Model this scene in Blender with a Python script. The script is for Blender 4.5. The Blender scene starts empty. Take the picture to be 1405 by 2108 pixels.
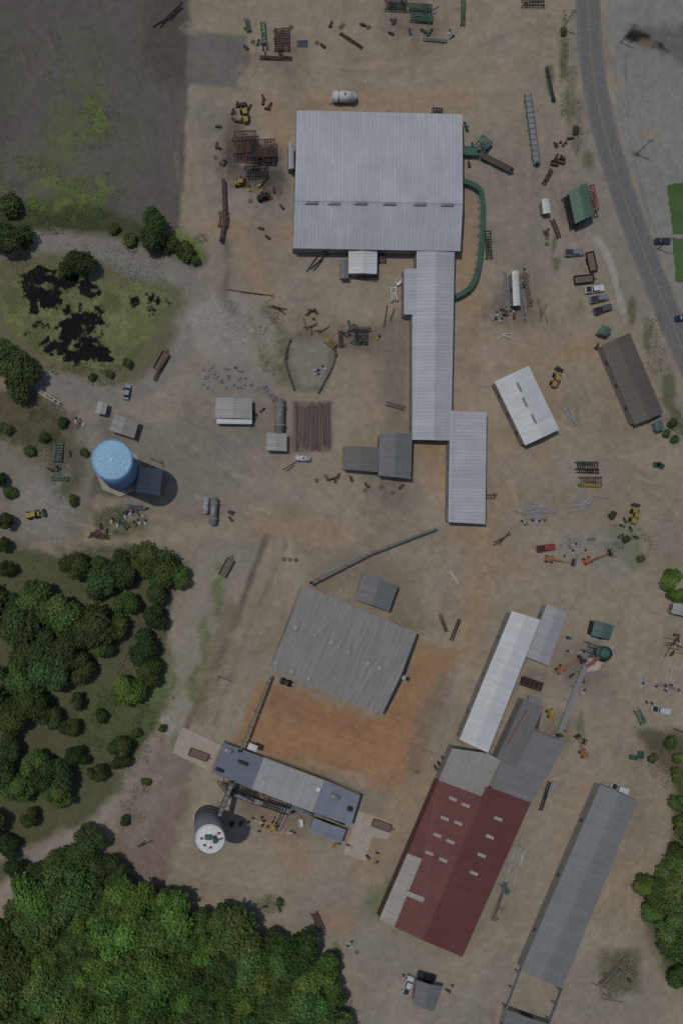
import bpy, math, random
import numpy as np
from mathutils import Vector
random.seed(7); R=np.random.RandomState(11)
S=0.1425; NXP,NYP,H=390.0,1180.0,250.0
def W(px,py,h=0.0):
    k=(H-h)/H
    return ((NXP+(px-NXP)*k-702.5)*S, -(NYP+(py-NYP)*k-1054)*S)
sc=bpy.context.scene; col=sc.collection
def lin(c):
    c=c/255.0
    return c/12.92 if c<=0.04045 else ((c+0.055)/1.055)**2.4
K=2.35
def C(r,g,b,k=None):
    k=K if k is None else k
    v=[lin(r)*k,lin(g)*k,lin(b)*k*.95]
    m=v[0]*.3+v[1]*.55+v[2]*.15
    return tuple(min(0.85,m+(x-m)*.86) for x in v)
# ---------------- materials
MATS={}
def newmat(name):
    m=bpy.data.materials.new(name); m.use_nodes=True
    nt=m.node_tree; b=nt.nodes['Principled BSDF']; return m,nt,b
def N(nt,t,**kw):
    n=nt.nodes.new(t)
    for k,v in kw.items():
        if k in n.inputs: n.inputs[k].default_value=v
        else: setattr(n,k,v)
    return n
def math_(nt,op,a,b=None,c=None):
    n=nt.nodes.new('ShaderNodeMath'); n.operation=op
    for i,v in enumerate((a,b,c)):
        if v is None: continue
        if isinstance(v,(int,float)): n.inputs[i].default_value=v
        else: nt.links.new(v,n.inputs[i])
    return n.outputs[0]
def mixc(nt,fac,a,b,bt='MIX'):
    n=nt.nodes.new('ShaderNodeMix'); n.data_type='RGBA'; n.blend_type=bt
    for sock,v in ((n.inputs[0],fac),(n.inputs[6],a),(n.inputs[7],b)):
        if isinstance(v,(int,float)): sock.default_value=v
        elif isinstance(v,tuple): sock.default_value=(v+(1,))[:4]
        else: nt.links.new(v,sock)
    return n.outputs[2]
def ramp(nt,v,a,b,lo=0.0,hi=1.0):
    n=nt.nodes.new('ShaderNodeMapRange'); n.clamp=True
    nt.links.new(v,n.inputs[0])
    n.inputs[1].default_value=a;n.inputs[2].default_value=b;n.inputs[3].default_value=lo;n.inputs[4].default_value=hi
    return n.outputs[0]
def grey(nt,v):
    cc=N(nt,'ShaderNodeCombineColor')
    for i in range(3): nt.links.new(v,cc.inputs[i])
    return cc.outputs[0]
def paint(name,colr,rough=0.55,dirt=0.35,metal=0.0,scale=1.2,dirtcol=(0.10,0.075,0.05)):
    key=('p',name)
    if key in MATS: return MATS[key]
    m,nt,b=newmat(name)
    tc=N(nt,'ShaderNodeNewGeometry')
    n1=N(nt,'ShaderNodeTexNoise',Scale=scale,Detail=6.0,Roughness=0.65); nt.links.new(tc.outputs['Position'],n1.inputs['Vector'])
    n2=N(nt,'ShaderNodeTexNoise',Scale=scale*6,Detail=3.0); nt.links.new(tc.outputs['Position'],n2.inputs['Vector'])
    f=ramp(nt,n1.outputs[0],0.45,0.75,0,dirt)
    c=mixc(nt,f,colr,dirtcol)
    oi=N(nt,'ShaderNodeObjectInfo')
    v=math_(nt,'MULTIPLY_ADD',oi.outputs['Random'],0.3,0.85)
    v2=math_(nt,'MULTIPLY',v,ramp(nt,n2.outputs[0],0.3,0.7,0.82,1.15))
    nt.links.new(mixc(nt,1.0,c,grey(nt,v2),'MULTIPLY'),b.inputs['Base Color'])
    b.inputs['Roughness'].default_value=rough; b.inputs['Metallic'].default_value=metal
    if rough>.6: b.inputs['Specular IOR Level'].default_value=0.2
    MATS[key]=m; return m
def roofmat(name,colr,sp=1.0,line=0.72,stain=0.3,staincol=None,rough=0.55):
    key=('r',name)
    if key in MATS: return MATS[key]
    staincol=staincol or (colr[0]*.60,colr[1]*.56,colr[2]*.52)
    m,nt,b=newmat(name)
    uv=N(nt,'ShaderNodeUVMap'); sx=N(nt,'ShaderNodeSeparateXYZ'); nt.links.new(uv.outputs[0],sx.inputs[0])
    u,v=sx.outputs[0],sx.outputs[1]
    us=math_(nt,'DIVIDE',u,sp)
    fr=math_(nt,'FRACT',us)
    d=math_(nt,'ABSOLUTE',math_(nt,'SUBTRACT',fr,0.5))
    lf=ramp(nt,d,0.22,0.48,1.0,line)
    wn=N(nt,'ShaderNodeTexWhiteNoise'); wn.noise_dimensions='2D'
    cb=N(nt,'ShaderNodeCombineXYZ')
    nt.links.new(math_(nt,'FLOOR',math_(nt,'DIVIDE',u,sp*1.0)),cb.inputs[0])
    nt.links.new(math_(nt,'FLOOR',math_(nt,'DIVIDE',v,9.0)),cb.inputs[1]); nt.links.new(cb.outputs[0],wn.inputs['Vector'])
    pv=ramp(nt,wn.outputs[0],0,1,0.95,1.04)
    lap=ramp(nt,math_(nt,'ABSOLUTE',math_(nt,'SUBTRACT',math_(nt,'FRACT',math_(nt,'DIVIDE',v,6.1)),0.5)),0.475,0.495,1.0,0.93)
    mp=N(nt,'ShaderNodeMapping'); mp.inputs['Scale'].default_value=(1.2,0.10,1); nt.links.new(uv.outputs[0],mp.inputs[0])
    ns=N(nt,'ShaderNodeTexNoise',Scale=1.0,Detail=5.0,Roughness=0.7); nt.links.new(mp.outputs[0],ns.inputs['Vector'])
    ge=N(nt,'ShaderNodeNewGeometry')
    nb=N(nt,'ShaderNodeTexNoise',Scale=0.12,Detail=7.0,Roughness=0.65); nt.links.new(ge.outputs['Position'],nb.inputs['Vector'])
    sf=math_(nt,'MULTIPLY',ramp(nt,ns.outputs[0],0.42,0.72),ramp(nt,nb.outputs[0],0.35,0.65,0.3,1.0))
    sf=math_(nt,'MULTIPLY',sf,stain)
    c=mixc(nt,sf,colr,staincol)
    v2=math_(nt,'MULTIPLY',math_(nt,'MULTIPLY',lf,pv),lap)
    v2=math_(nt,'MULTIPLY',v2,ramp(nt,nb.outputs[0],0.3,0.7,0.88,1.1))
    nt.links.new(mixc(nt,1.0,c,grey(nt,v2),'MULTIPLY'),b.inputs['Base Color'])
    bp=N(nt,'ShaderNodeBump',Strength=0.3,Distance=0.04); nt.links.new(lf,bp.inputs['Height']); nt.links.new(bp.outputs[0],b.inputs['Normal'])
    b.inputs['Roughness'].default_value=rough; b.inputs['Specular IOR Level'].default_value=0.3
    MATS[key]=m; return m
GLASS=paint('dark_glass',(0.015,0.018,0.022),0.12,0.05)
TYRE=paint('tyre_rubber',(0.02,0.02,0.02),0.85,0.4)
STEEL=paint('bare_steel',(0.28,0.28,0.29),0.5,0.35,0.2)
GALV=paint('galvanised_steel',(0.40,0.41,0.42),0.5,0.3,0.1)
RUST=paint('rusty_steel',(0.13,0.078,0.06),0.85,0.5,dirtcol=(0.04,0.028,0.025))
DARK=paint('dark_steel',(0.04,0.04,0.042),0.7,0.4)
GREEN=paint('green_machine_paint',(0.05,0.12,0.08),0.6,0.5)
LGREEN=paint('light_green_machine_paint',(0.06,0.17,0.11),0.6,0.35)
TEAL=paint('teal_machine_paint',(0.06,0.15,0.13),0.6,0.35)
YELL=paint('yellow_machine_paint',(0.40,0.28,0.06),0.6,0.4)
ORNG=paint('orange_machine_paint',(0.40,0.15,0.07),0.6,0.35)
REDM=paint('red_machine_paint',(.26,.07,.06),0.6,.35)
WHITE=paint('white_paint',(0.72,0.72,0.70),0.6,0.25)
BLUE=paint('blue_paint',(0.06,0.10,0.18),0.6,0.3)
CONC=paint('concrete',(0.34,0.31,0.28),0.9,0.5,dirtcol=(0.2,0.15,0.11))
STONE=paint('rubble_stone',(0.46,0.42,0.38),0.95,0.5,scale=.8,dirtcol=(0.30,0.25,0.21))
WOOD=paint('weathered_wood',(0.21,0.17,0.13),0.9,0.5)
REDW=paint('pinkish_lumber',(0.22,0.155,0.135),0.9,0.6,dirtcol=(.12,.09,.08))
WALLG=paint('grey_metal_wall',(0.25,0.24,0.22),0.6,0.4,scale=0.5)
WALLT=paint('tan_metal_wall',(0.27,0.24,0.21),0.7,0.4,scale=0.5)
WALLR=paint('dark_red_wall',(0.13,0.07,0.06),0.7,0.4,scale=0.5)
# ---------------- mesh builder
class MB:
    def __init__(s): s.v=[]; s.f=[]
    def add(s,vs,fs):
        o=len(s.v); s.v+= [tuple(p) for p in vs]; s.f+=[tuple(i+o for i in f) for f in fs]; return s
    def frust(s,cx,cy,z0,z1,sx0,sy0,sx1=None,sy1=None,dx=0,rz=0,ch=0.0):
        sx1=sx0 if sx1 is None else sx1; sy1=sy0 if sy1 is None else sy1
        def ring(sx,sy,ox,z):
            a,b=sx/2,sy/2; c=min(ch,a*.8,b*.8)
            if ch>0: pts=[(-a+c,-b),(a-c,-b),(a,-b+c),(a,b-c),(a-c,b),(-a+c,b),(-a,b-c),(-a,-b+c)]
            else: pts=[(-a,-b),(a,-b),(a,b),(-a,b)]
            cr,sr=math.cos(rz),math.sin(rz)
            return [(cx+(x+ox)*cr-y*sr,cy+(x+ox)*sr+y*cr,z) for x,y in pts]
        A=ring(sx0,sy0,0,z0);B=ring(sx1,sy1,dx,z1);n=len(A)
        return s.add(A+B,[tuple(range(n-1,-1,-1)),tuple(range(n,2*n))]+[(i,(i+1)%n,n+(i+1)%n,n+i) for i in range(n)])
    def box(s,cx,cy,cz,sx,sy,sz,rz=0): return s.frust(cx,cy,cz-sz/2,cz+sz/2,sx,sy,rz=rz)
    def tube(s,p0,p1,r,n=10,r2=None,cap=True):
        p0=Vector(p0);p1=Vector(p1);d=(p1-p0).normalized();r2=r if r2 is None else r2
        a=d.orthogonal().normalized();b=d.cross(a)
        A=[p0+(a*math.cos(t)+b*math.sin(t))*r for t in [2*math.pi*i/n for i in range(n)]]
        B=[p1+(a*math.cos(t)+b*math.sin(t))*r2 for t in [2*math.pi*i/n for i in range(n)]]
        f=[(i,(i+1)%n,n+(i+1)%n,n+i) for i in range(n)]
        if cap: f+=[tuple(range(n-1,-1,-1)),tuple(range(n,2*n))]
        return s.add(A+B,f)
    def beam(s,p0,p1,w,h):
        p0=Vector(p0);p1=Vector(p1);d=(p1-p0).normalized();up=Vector((0,0,1))
        if abs(d.z)>0.95: up=Vector((1,0,0))
        a=d.cross(up).normalized()*w/2;b=a.cross(d).normalized()*h/2
        q=[-a-b,a-b,a+b,-a+b]
        return s.add([p0+k for k in q]+[p1+k for k in q],[(3,2,1,0),(4,5,6,7),(0,1,5,4),(1,2,6,5),(2,3,7,6),(3,0,4,7)])
    def mesh(s,name,mat,org=(0,0,0),smooth=False):
        me=bpy.data.meshes.new(name)
        me.from_pydata([(x-org[0],y-org[1],z-org[2]) for x,y,z in s.v],[],s.f); me.update()
        if mat: me.materials.append(mat)
        if smooth:
            for p in me.polygons: p.use_smooth=len(p.vertices)<=4
        return me
def link(name,data,parent=None,loc=(0,0,0),rz=0,label=None,cat=None,group=None,kind=None):
    o=bpy.data.objects.new(name,data); col.objects.link(o)
    o.location=loc; o.rotation_euler=(0,0,rz)
    if parent: o.parent=parent
    if label:
        if len(label.split())<4: label+=' on the dirt'
        o['label']=label
    if cat: o['category']=cat
    if group: o['group']=group
    if kind: o['kind']=kind
    if data is None: o.empty_display_size=1.0
    return o
PROTO={}
def inst(name,key,fn,px,py,ang,label,cat,group=None,z=0,h=0):
    if key not in PROTO:
        PROTO[key]=[(pn,mb.mesh(pn,mt,smooth=sm)) for pn,mb,mt,sm in fn()]
    x,y=W(px,py,h)
    e=link(name,None,loc=(x,y,z),rz=math.radians(ang),label=label,cat=cat,group=group)
    for pn,me in PROTO[key]: link(pn,me,parent=e)
    return e
# ---------------- noise / canvas
T=R.rand(256,256).astype(np.float32)
def vn(x,y,s,seed=0):
    x=x/s+seed*17.3+1000; y=y/s+seed*7.7+1000
    xi=np.floor(x).astype(int);yi=np.floor(y).astype(int);fx=x-xi;fy=y-yi
    fx=fx*fx*(3-2*fx);fy=fy*fy*(3-2*fy)
    a=T[xi&255,yi&255];b=T[(xi+1)&255,yi&255];c=T[xi&255,(yi+1)&255];d=T[(xi+1)&255,(yi+1)&255]
    return (a*(1-fx)+b*fx)*(1-fy)+(c*(1-fx)+d*fx)*fy
def fbm(x,y,s,o=4,seed=0):
    t=0;a=1;n=0
    for i in range(o):
        t=t+a*vn(x,y,s/(2**i),seed+i*3.1);n+=a;a*=0.55
    return t/n
class Canvas:
    def __init__(s,gx,gy,base):
        s.X,s.Y=np.meshgrid(gx,gy); s.shape=s.X.shape
        s.c=np.zeros(s.shape+(4,),np.float32); s.c[...,:3]=base; s.c[...,3]=1
        s.w1=(fbm(s.X,s.Y,60,4,1)-0.5)*2; s.w2=(fbm(s.X,s.Y,18,3,5)-0.5)*2
    def _sub(s,pts,m):
        p=np.array(pts,float)
        ok=(s.X[0]>=p[:,0].min()-m)&(s.X[0]<=p[:,0].max()+m); oy=(s.Y[:,0]>=p[:,1].min()-m)&(s.Y[:,0]<=p[:,1].max()+m)
        ix=np.where(ok)[0];iy=np.where(oy)[0]
        if len(ix)==0 or len(iy)==0: return None
        return (slice(iy[0],iy[-1]+1),slice(ix[0],ix[-1]+1))
    @staticmethod
    def segd(x,y,a,b):
        ax,ay=a;bx,by=b;dx,dy=bx-ax,by-ay;L=dx*dx+dy*dy+1e-9
        t=np.clip(((x-ax)*dx+(y-ay)*dy)/L,0,1)
        return np.hypot(x-ax-t*dx,y-ay-t*dy)
    def sd(s,x,y,pts):
        d=np.full(x.shape,1e9);ins=np.zeros(x.shape,bool);n=len(pts)
        for i in range(n):
            a=pts[i];b=pts[(i+1)%n]; d=np.minimum(d,s.segd(x,y,a,b))
            if a[1]!=b[1]:
                cond=((a[1]>y)!=(b[1]>y))&(x<(b[0]-a[0])*(y-a[1])/(b[1]-a[1])+a[0]); ins^=cond
        return np.where(ins,-d,d)
    def _mix(s,sl,m,colr):
        c=s.c[sl]; k=np.array(colr,np.float32)
        c[...,:3]=c[...,:3]*(1-m[...,None])+k*m[...,None]
    def poly(s,pts,colr,a=1.0,soft=8,warp=12,patch=0.0):
        sl=s._sub(pts,soft+warp*1.6+4)
        if sl is None: return
        x,y=s.X[sl],s.Y[sl]; d=s.sd(x,y,pts)+s.w1[sl]*warp+s.w2[sl]*warp*0.5
        m=np.clip(0.5-d/(2*soft),0,1);m=m*m*(3-2*m)*a
        if patch>0: m=m*np.clip((fbm(x,y,22,4,9)-0.5+0.25*(1-patch))*6+0.5,0,1)
        s._mix(sl,m,colr)
    def stroke(s,pts,w,colr,a=1.0,soft=4,warp=4,patch=0.0,seed=9):
        sl=s._sub(pts,w+soft+warp*2+4)
        if sl is None: return
        x,y=s.X[sl],s.Y[sl]; d=np.full(x.shape,1e9)
        for i in range(len(pts)-1): d=np.minimum(d,s.segd(x,y,pts[i],pts[i+1]))
        d=d+s.w1[sl]*warp+s.w2[sl]*warp*0.5-w/2
        m=np.clip(0.5-d/(2*soft),0,1)*a
        if patch>0: m=m*np.clip((fbm(x,y,22,4,seed)-0.5+0.25*(1-patch))*7+0.5,0,1)
        s._mix(sl,m,colr)
    def blob(s,x0,y0,r,colr,a=1.0,ry=None,patch=0.0):
        ry=ry or r
        n=14; s.poly([(x0+r*math.cos(2*math.pi*i/n),y0+ry*math.sin(2*math.pi*i/n)) for i in range(n)],colr,a,soft=min(r,ry)*0.6,warp=r*0.5,patch=patch)
def smooth(pts,n=8):
    out=[];P=[pts[0]]+list(pts)+[pts[-1]]
    for i in range(1,len(P)-2):
        p0,p1,p2,p3=[np.array(q,float) for q in P[i-1:i+3]]
        for t in np.arange(n)/n:
            out.append(tuple(0.5*((2*p1)+(-p0+p2)*t+(2*p0-5*p1+4*p2-p3)*t*t+(-p0+3*p1-3*p2+p3)*t**3)))
    out.append(tuple(pts[-1])); return out
def gridobj(name,cv,mat,z=0.0,keep=None,**kw):
    ny,nx=cv.shape
    co=np.zeros((ny*nx,3),np.float32)
    co[:,0]=((cv.X-702.5)*S).ravel();co[:,1]=(-(cv.Y-1054)*S).ravel();co[:,2]=z
    idx=np.arange(ny*nx).reshape(ny,nx)
    q=np.stack([idx[1:,:-1],idx[1:,1:],idx[:-1,1:],idx[:-1,:-1]],-1)
    cols=cv.c.reshape(-1,4)
    if keep is not None:
        q=q[keep[:-1,:-1]&keep[1:,1:]&keep[1:,:-1]&keep[:-1,1:]]
        q=q.reshape(-1,4); used,inv=np.unique(q.ravel(),return_inverse=True)
        co=co[used];cols=cols[used];q=inv.reshape(-1,4)
    q=q.reshape(-1,4)
    return arrmesh(name,co,q,cols,mat,**kw)
def arrmesh(name,co,q,cols,mat,**kw):
    me=bpy.data.meshes.new(name); n=len(q)
    me.vertices.add(len(co));me.vertices.foreach_set('co',np.ascontiguousarray(co,dtype=np.float32).ravel())
    me.loops.add(n*q.shape[1]);me.loops.foreach_set('vertex_index',q.ravel().astype(np.int32))
    me.polygons.add(n);me.polygons.foreach_set('loop_start',(np.arange(n)*q.shape[1]).astype(np.int32))
    me.update(calc_edges=True)
    if cols is not None:
        at=me.color_attributes.new('Col','FLOAT_COLOR','POINT');at.data.foreach_set('color',np.ascontiguousarray(cols,dtype=np.float32).ravel())
    me.materials.append(mat)
    if kw.pop('meshonly',False): return me
    return link(name,me,**kw)
# ---------------- ground
fx=np.arange(-70,1476,2.3);fy=np.arange(-70,2180,2.3)
co_=np.array([-22000,-8000,-3000,-1200,-600,-350,-220,-140])
gx=np.unique(np.concatenate([co_,fx,1475-70-co_]));gy=np.unique(np.concatenate([co_,fy,2180-70-co_]))
cv=Canvas(gx,gy,C(108,98,84))
X,Y=cv.X,cv.Y
big=fbm(X,Y,330,4,21)[...,None]; med=fbm(X,Y,120,5,31)[...,None]; med2=fbm(X,Y,55,5,37)[...,None]
cv.c[...,:3]=cv.c[...,:3]*(0.86+0.28*med)
mm=np.clip((big-0.52)*5,0,1)*0.5; cv.c[...,:3]=cv.c[...,:3]*(1-mm)+np.array(C(116,98,78))*mm
mm=np.clip((0.46-big)*5,0,1)*0.5; cv.c[...,:3]=cv.c[...,:3]*(1-mm)+np.array(C(96,91,85))*mm
mm=np.clip((med2-0.56)*8,0,1)*0.35; cv.c[...,:3]=cv.c[...,:3]*(1-mm)+np.array(C(92,82,70))*mm
mm=np.clip((0.42-med2)*8,0,1)*0.35; cv.c[...,:3]=cv.c[...,:3]*(1-mm)+np.array(C(120,109,96))*mm
FIELD=C(72,68,64);BRN=C(64,55,51);GRN=C(70,76,44);BGR=C(76,92,36);DGR=C(50,56,30)
cv.poly([(-200,-200),(396,-60),(388,170),(378,330),(370,470),(290,480),(-200,450)],FIELD,1,6,8)
cv.poly([(330,-60),(396,-60),(386,170),(300,170),(280,100)],BRN,.8,20,25)
cv.poly([(0,60),(60,100),(30,300),(-60,300),(-60,60)],C(62,58,55),.6,25,30)
for i in range(60):
    x=random.uniform(-20,360);y=random.uniform(0,400);a=random.choice([1.3,1.4,.2,2.6]);L=random.uniform(40,150)
    cv.stroke([(x,y),(x+L*math.cos(a),y+L*math.sin(a))],2,C(88,80,76) if i%2 else C(56,51,50),random.uniform(.25,.5),2,4,patch=.3,seed=i)
for (x,y,r,ry,a) in [(150,220,70,110,.45),(210,250,50,60,.4),(190,380,60,45,.7),(60,350,70,50,.6),(20,140,40,100,.3),(100,400,80,30,.8),(270,300,40,50,.3),(180,120,60,60,.3),(290,200,30,80,.2)]:
    cv.blob(x,y,r,GRN,a,ry,patch=.75)
for (x,y,r,ry,a) in [(195,245,30,50,.6),(205,390,30,25,.7),(35,375,40,22,.6),(150,290,35,40,.4),(95,375,30,15,.6)]:
    cv.blob(x,y,r,BGR,a,ry,patch=.95)
cv.poly([(388,60),(505,72),(512,130),(480,178),(383,172)],C(79,76,73),.9,6,6)
cv.poly([(-100,420),(130,400),(300,465),(400,500),(425,530),(400,555),(320,545),(200,505),(60,500),(-100,530)],DGR,.85,14,15)
for (x,y,r,ry) in [(350,495,40,25),(390,515,30,22),(90,430,80,22),(20,500,30,20)]: cv.blob(x,y,r,BGR,.7,ry,patch=.7)
cv.poly([(-60,530),(60,505),(230,515),(385,560),(395,610),(360,720),(290,800),(160,795),(-60,760)],C(68,69,44),.8,14,14)
cv.stroke(smooth([(-60,525),(60,497),(200,507),(330,545),(392,580),(405,640),(372,720),(335,770),(250,815),(120,790),(40,770),(-60,760)]),42,C(97,92,86),.95,9,8)
cv.stroke(smooth([(200,520),(290,560),(350,575)]),22,C(98,98,96),.6,10,8,patch=.4)
cv.poly([(-60,770),(70,790),(150,850),(200,960),(190,1080),(120,1130),(-60,1130)],C(92,85,74),.9,14,18)
cv.poly([(-60,800),(80,800),(160,880),(100,920),(-60,900)],C(64,58,40),.85,14,18)
cv.stroke([(40,900),(100,940),(140,1050)],40,C(68,70,48),.7,14,18,patch=.5)
cv.blob(95,1040,55,C(104,100,95),.75,60)
cv.stroke([(115,905),(165,960),(130,1000)],50,DGR,.6,12,14,patch=.5)
cv.poly([(185,1045),(300,1030),(310,1100),(200,1110)],C(68,68,46),.8,10,12,patch=.3)
cv.poly([(185,870),(390,860),(500,930),(480,1040),(350,1080),(210,1030),(180,980)],C(90,86,80),.6,30,30)
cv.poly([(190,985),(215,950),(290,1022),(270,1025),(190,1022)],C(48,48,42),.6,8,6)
cv.poly([(-60,1120),(140,1135),(260,1120),(400,1150),(350,1240),(345,1400),(350,1470),(300,1560),(250,1680),(140,1760),(-60,1850)],C(64,64,44),.95,14,18)
cv.poly([(160,1420),(330,1410),(330,1480),(260,1560),(190,1540),(160,1500)],C(60,70,40),.9,14,12)
cv.poly([(150,1200),(230,1230),(240,1420),(150,1430)],C(60,68,40),.5,20,14)
cv.poly([(390,1170),(520,1120),(430,1490),(330,1570),(350,1400)],C(106,99,88),.8,16,14)
cv.poly([(350,1130),(540,1090),(560,1100),(530,1170),(390,1180)],C(100,94,84),.6,16,14)
for (x,y,r,ry) in [(330,1400,40,60),(290,1560,28,60),(400,1420,20,50),(420,1330,14,60),(360,1530,20,20),(255,1650,25,40),(450,1220,16,60)]: cv.blob(x,y,r,C(72,82,46),.75,ry,patch=.7)
cv.stroke(smooth([(-60,1900),(20,1830),(90,1760),(180,1710),(250,1650),(300,1570),(350,1480)]),34,C(112,104,95),.95,9,9)
cv.stroke(smooth([(-60,1760),(60,1755),(130,1720)]),22,C(106,98,90),.85,9,9)
cv.poly([(330,1530),(400,1570),(380,1700),(330,1860),(240,1830),(220,1740),(280,1640)],C(90,77,69),.85,16,14)
cv.poly([(250,1590),(330,1500),(380,1560),(330,1680),(270,1760),(230,1700)],C(101,91,82),.6,16,14)
cv.stroke([(548,1105),(480,1290),(385,1495)],13,C(62,58,50),.75,5,5)
cv.stroke([(590,1120),(520,1270),(440,1490)],8,C(78,70,60),.5,5,5)
cv.poly([(430,1330),(470,1230),(500,1250),(420,1490),(385,1490)],C(96,83,64),.7,10,8)
cv.poly([(530,1395),(785,1478),(862,1320),(945,1345),(885,1500),(840,1650),(700,1590),(480,1535)],C(114,86,60),1,18,14)
cv.poly([(600,1440),(780,1490),(860,1470),(830,1600),(690,1570),(560,1520)],C(121,87,57),.75,26,18)
cv.poly([(560,1420),(760,1490),(750,1530),(540,1460)],C(98,73,52),.4,20,14)
cv.poly([(850,1480),(905,1380),(935,1400),(880,1530),(850,1640),(825,1630)],C(90,82,69),.6,12,8)
for a in [((420,470),(610,475),16,.6),((560,220),(600,330),50,.5),((950,420),(960,520),50,.5),((950,1100),(1080,1170),60,.35),((640,215),(960,205),30,.55),((1130,740),(1230,712),14,.5),((1000,1180),(960,1330),50,.45),((1040,1030),(1000,1100),60,.4),((880,880),(900,1000),40,.7),((540,1080),(700,1100),50,.5),((960,560),(980,640),40,.4),((520,1620),(620,1790),50,.4),((500,480),(560,640),50,.4),((560,500),(600,500),20,.5)]:
    cv.stroke([a[0],a[1]],a[2],C(124,92,64),a[3],20,18)
cv.poly([(720,1780),(830,1600),(900,1590),(800,1800),(760,1830)],C(116,98,76),.7,16,12)
cv.poly([(1245,-60),(1500,-60),(1500,740),(1400,640),(1330,440),(1270,260)],C(98,96,93),1,11,8)
cv.poly([(1290,60),(1500,40),(1500,180),(1400,135),(1330,100)],C(74,71,69),.8,12,16)
cv.blob(1315,76,26,C(24,23,23),.95,10);cv.blob(1350,92,18,C(30,29,28),.9,10);cv.stroke([(1300,75),(1350,88),(1372,105)],10,C(26,25,24),.8,4,5)
cv.stroke(smooth([(1285,110),(1290,200),(1296,290),(1330,430),(1350,480)]),3,C(66,64,62),.5,2,3,patch=.3)
cv.blob(1308,318,12,C(62,66,36),.9,7)
cv.poly([(1170,-60),(1186,-60),(1200,130),(1228,290),(1272,450),(1320,600),(1380,750),(1420,830),(1420,940),(1375,850),(1320,700),(1260,600),(1230,470),(1190,320),(1170,130)],C(99,93,84),.7,8,5)
for (x,y,r,ry) in [(1160,110,8,60),(1172,200,9,60),(1185,260,8,30),(1130,160,10,30),(1145,520,10,40),(1330,690,12,40),(1375,800,14,50),(1390,880,16,40),(1270,590,8,20),(1300,640,8,30),(1210,330,12,18)]:
    cv.blob(x,y,r,C(66,68,44),.8,ry,patch=.5)
cv.stroke(smooth([(1228,492),(1255,540),(1280,640)]),14,C(120,116,110),.8,3,2)
cv.poly([(1240,1080),(1300,1090),(1340,1160),(1300,1180),(1260,1130)],C(66,72,46),.75,10,12,patch=.3)
cv.poly([(1050,1000),(1290,1000),(1300,1090),(1100,1090)],C(102,90,70),.5,24,20)
cv.poly([(1120,1085),(1300,1080),(1340,1170),(1260,1210),(1130,1180)],C(98,97,88),.5,24,20)
cv.poly([(1310,1500),(1420,1510),(1420,1660),(1385,1600),(1330,1540)],C(64,58,40),.85,12,14)
cv.poly([(1385,1590),(1430,1590),(1430,2000),(1380,1990),(1388,1800)],C(54,64,32),.9,12,14)
cv.poly([(1310,1820),(1430,1780),(1430,2050),(1370,2010),(1330,1900)],C(52,60,32),.85,12,14)
cv.poly([(1235,1950),(1310,1960),(1320,2040),(1250,2060),(1230,2000)],C(70,70,52),.75,12,12,patch=.2)
cv.poly([(1020,1050),(1130,1000),(1250,1220),(1220,1800),(1030,1800),(1100,1500)],C(110,100,86),.5,40,30)
cv.poly([(700,1880),(860,1930),(960,2000),(1040,2108),(1040,2200),(660,2200)],C(104,99,89),.5,30,25)
for (x,y,r,ry) in [(560,1860,28,18),(690,1975,14,30),(780,1860,26,30),(800,1840,14,34),(1195,1500,8,40)]: cv.blob(x,y,r,C(70,80,46),.75,ry,patch=.4)
cv.blob(485,672,84,C(114,107,99),1,68); cv.blob(420,680,26,C(118,111,104),.7,60)
cv.blob(480,780,75,C(100,95,89),.6,40)
cv.stroke(smooth([(465,500),(470,560),(462,610),(485,640)]),20,C(70,66,61),.7,8,8)
cv.stroke(smooth([(545,640),(580,690),(590,780)]),30,C(66,68,48),.7,12,12,patch=.3)
cv.stroke([(512,650),(545,745)],22,C(70,78,48),.6,10,10,patch=.4)
cv.blob(545,370,42,C(60,54,50),.8,30); cv.blob(500,330,50,C(66,57,52),.75,40); cv.blob(570,350,30,C(52,48,46),.5,60);cv.blob(480,300,26,C(60,52,48),.6,60)
cv.poly([(592,700),(612,682),(680,682),(694,705),(688,745),(665,806),(606,804),(590,745)],C(80,74,66),.9,6,4)
cv.poly([(600,705),(680,695),(680,740),(660,795),(610,795),(600,745)],C(104,97,86),.8,11,10)
cv.poly([(590,640),(690,650),(690,690),(600,690)],C(88,76,62),.5,18,14)
cv.poly([(700,680),(845,640),(845,880),(790,880),(780,740),(700,730)],C(82,77,70),.7,18,16)
cv.poly([(600,826),(684,826),(684,930),(600,930)],C(72,62,56),.6,4,3)
cv.poly([(440,872),(540,872),(535,925),(450,930)],C(90,88,82),.5,5,4)
cv.blob(1050,650,60,C(80,74,62),.6,24,patch=.1); cv.blob(1180,220,16,C(86,80,67),.5,80)
cv.blob(690,1895,40,C(118,90,70),.6,26); cv.blob(430,240,40,C(86,82,76),.5,40)
cv.poly([(1150,930),(1260,930),(1270,1010),(1150,1010)],C(104,99,90),.6,16,12)
cv.poly([(700,1120),(860,1170),(900,1300),(860,1300),(740,1240),(640,1200)],C(92,84,72),.6,18,14)
cv.poly([(780,1790),(1100,1700),(1060,1830),(980,1990),(800,1930)],C(98,92,81),.4,24,20)
for (x,y,r) in [(520,1640,40),(600,1660,50),(1200,1370,50),(1100,1400,24),(1180,430,30),(240,880,34),(740,690,34),(800,1000,50),(590,120,50),(850,40,70),(1060,610,34),(130,960,30),(1150,1500,30)]: cv.blob(x,y,r,C(72,66,60),.5,patch=.1)
for i in range(150):
    x=random.uniform(390,1380);y=random.uniform(0,2100);r=random.uniform(6,26)
    cv.blob(x,y,r,random.choice([C(84,75,66),C(122,110,96),C(118,92,68),C(90,86,80)]),random.uniform(.2,.4),r*random.uniform(.4,1),patch=.5)
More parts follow.
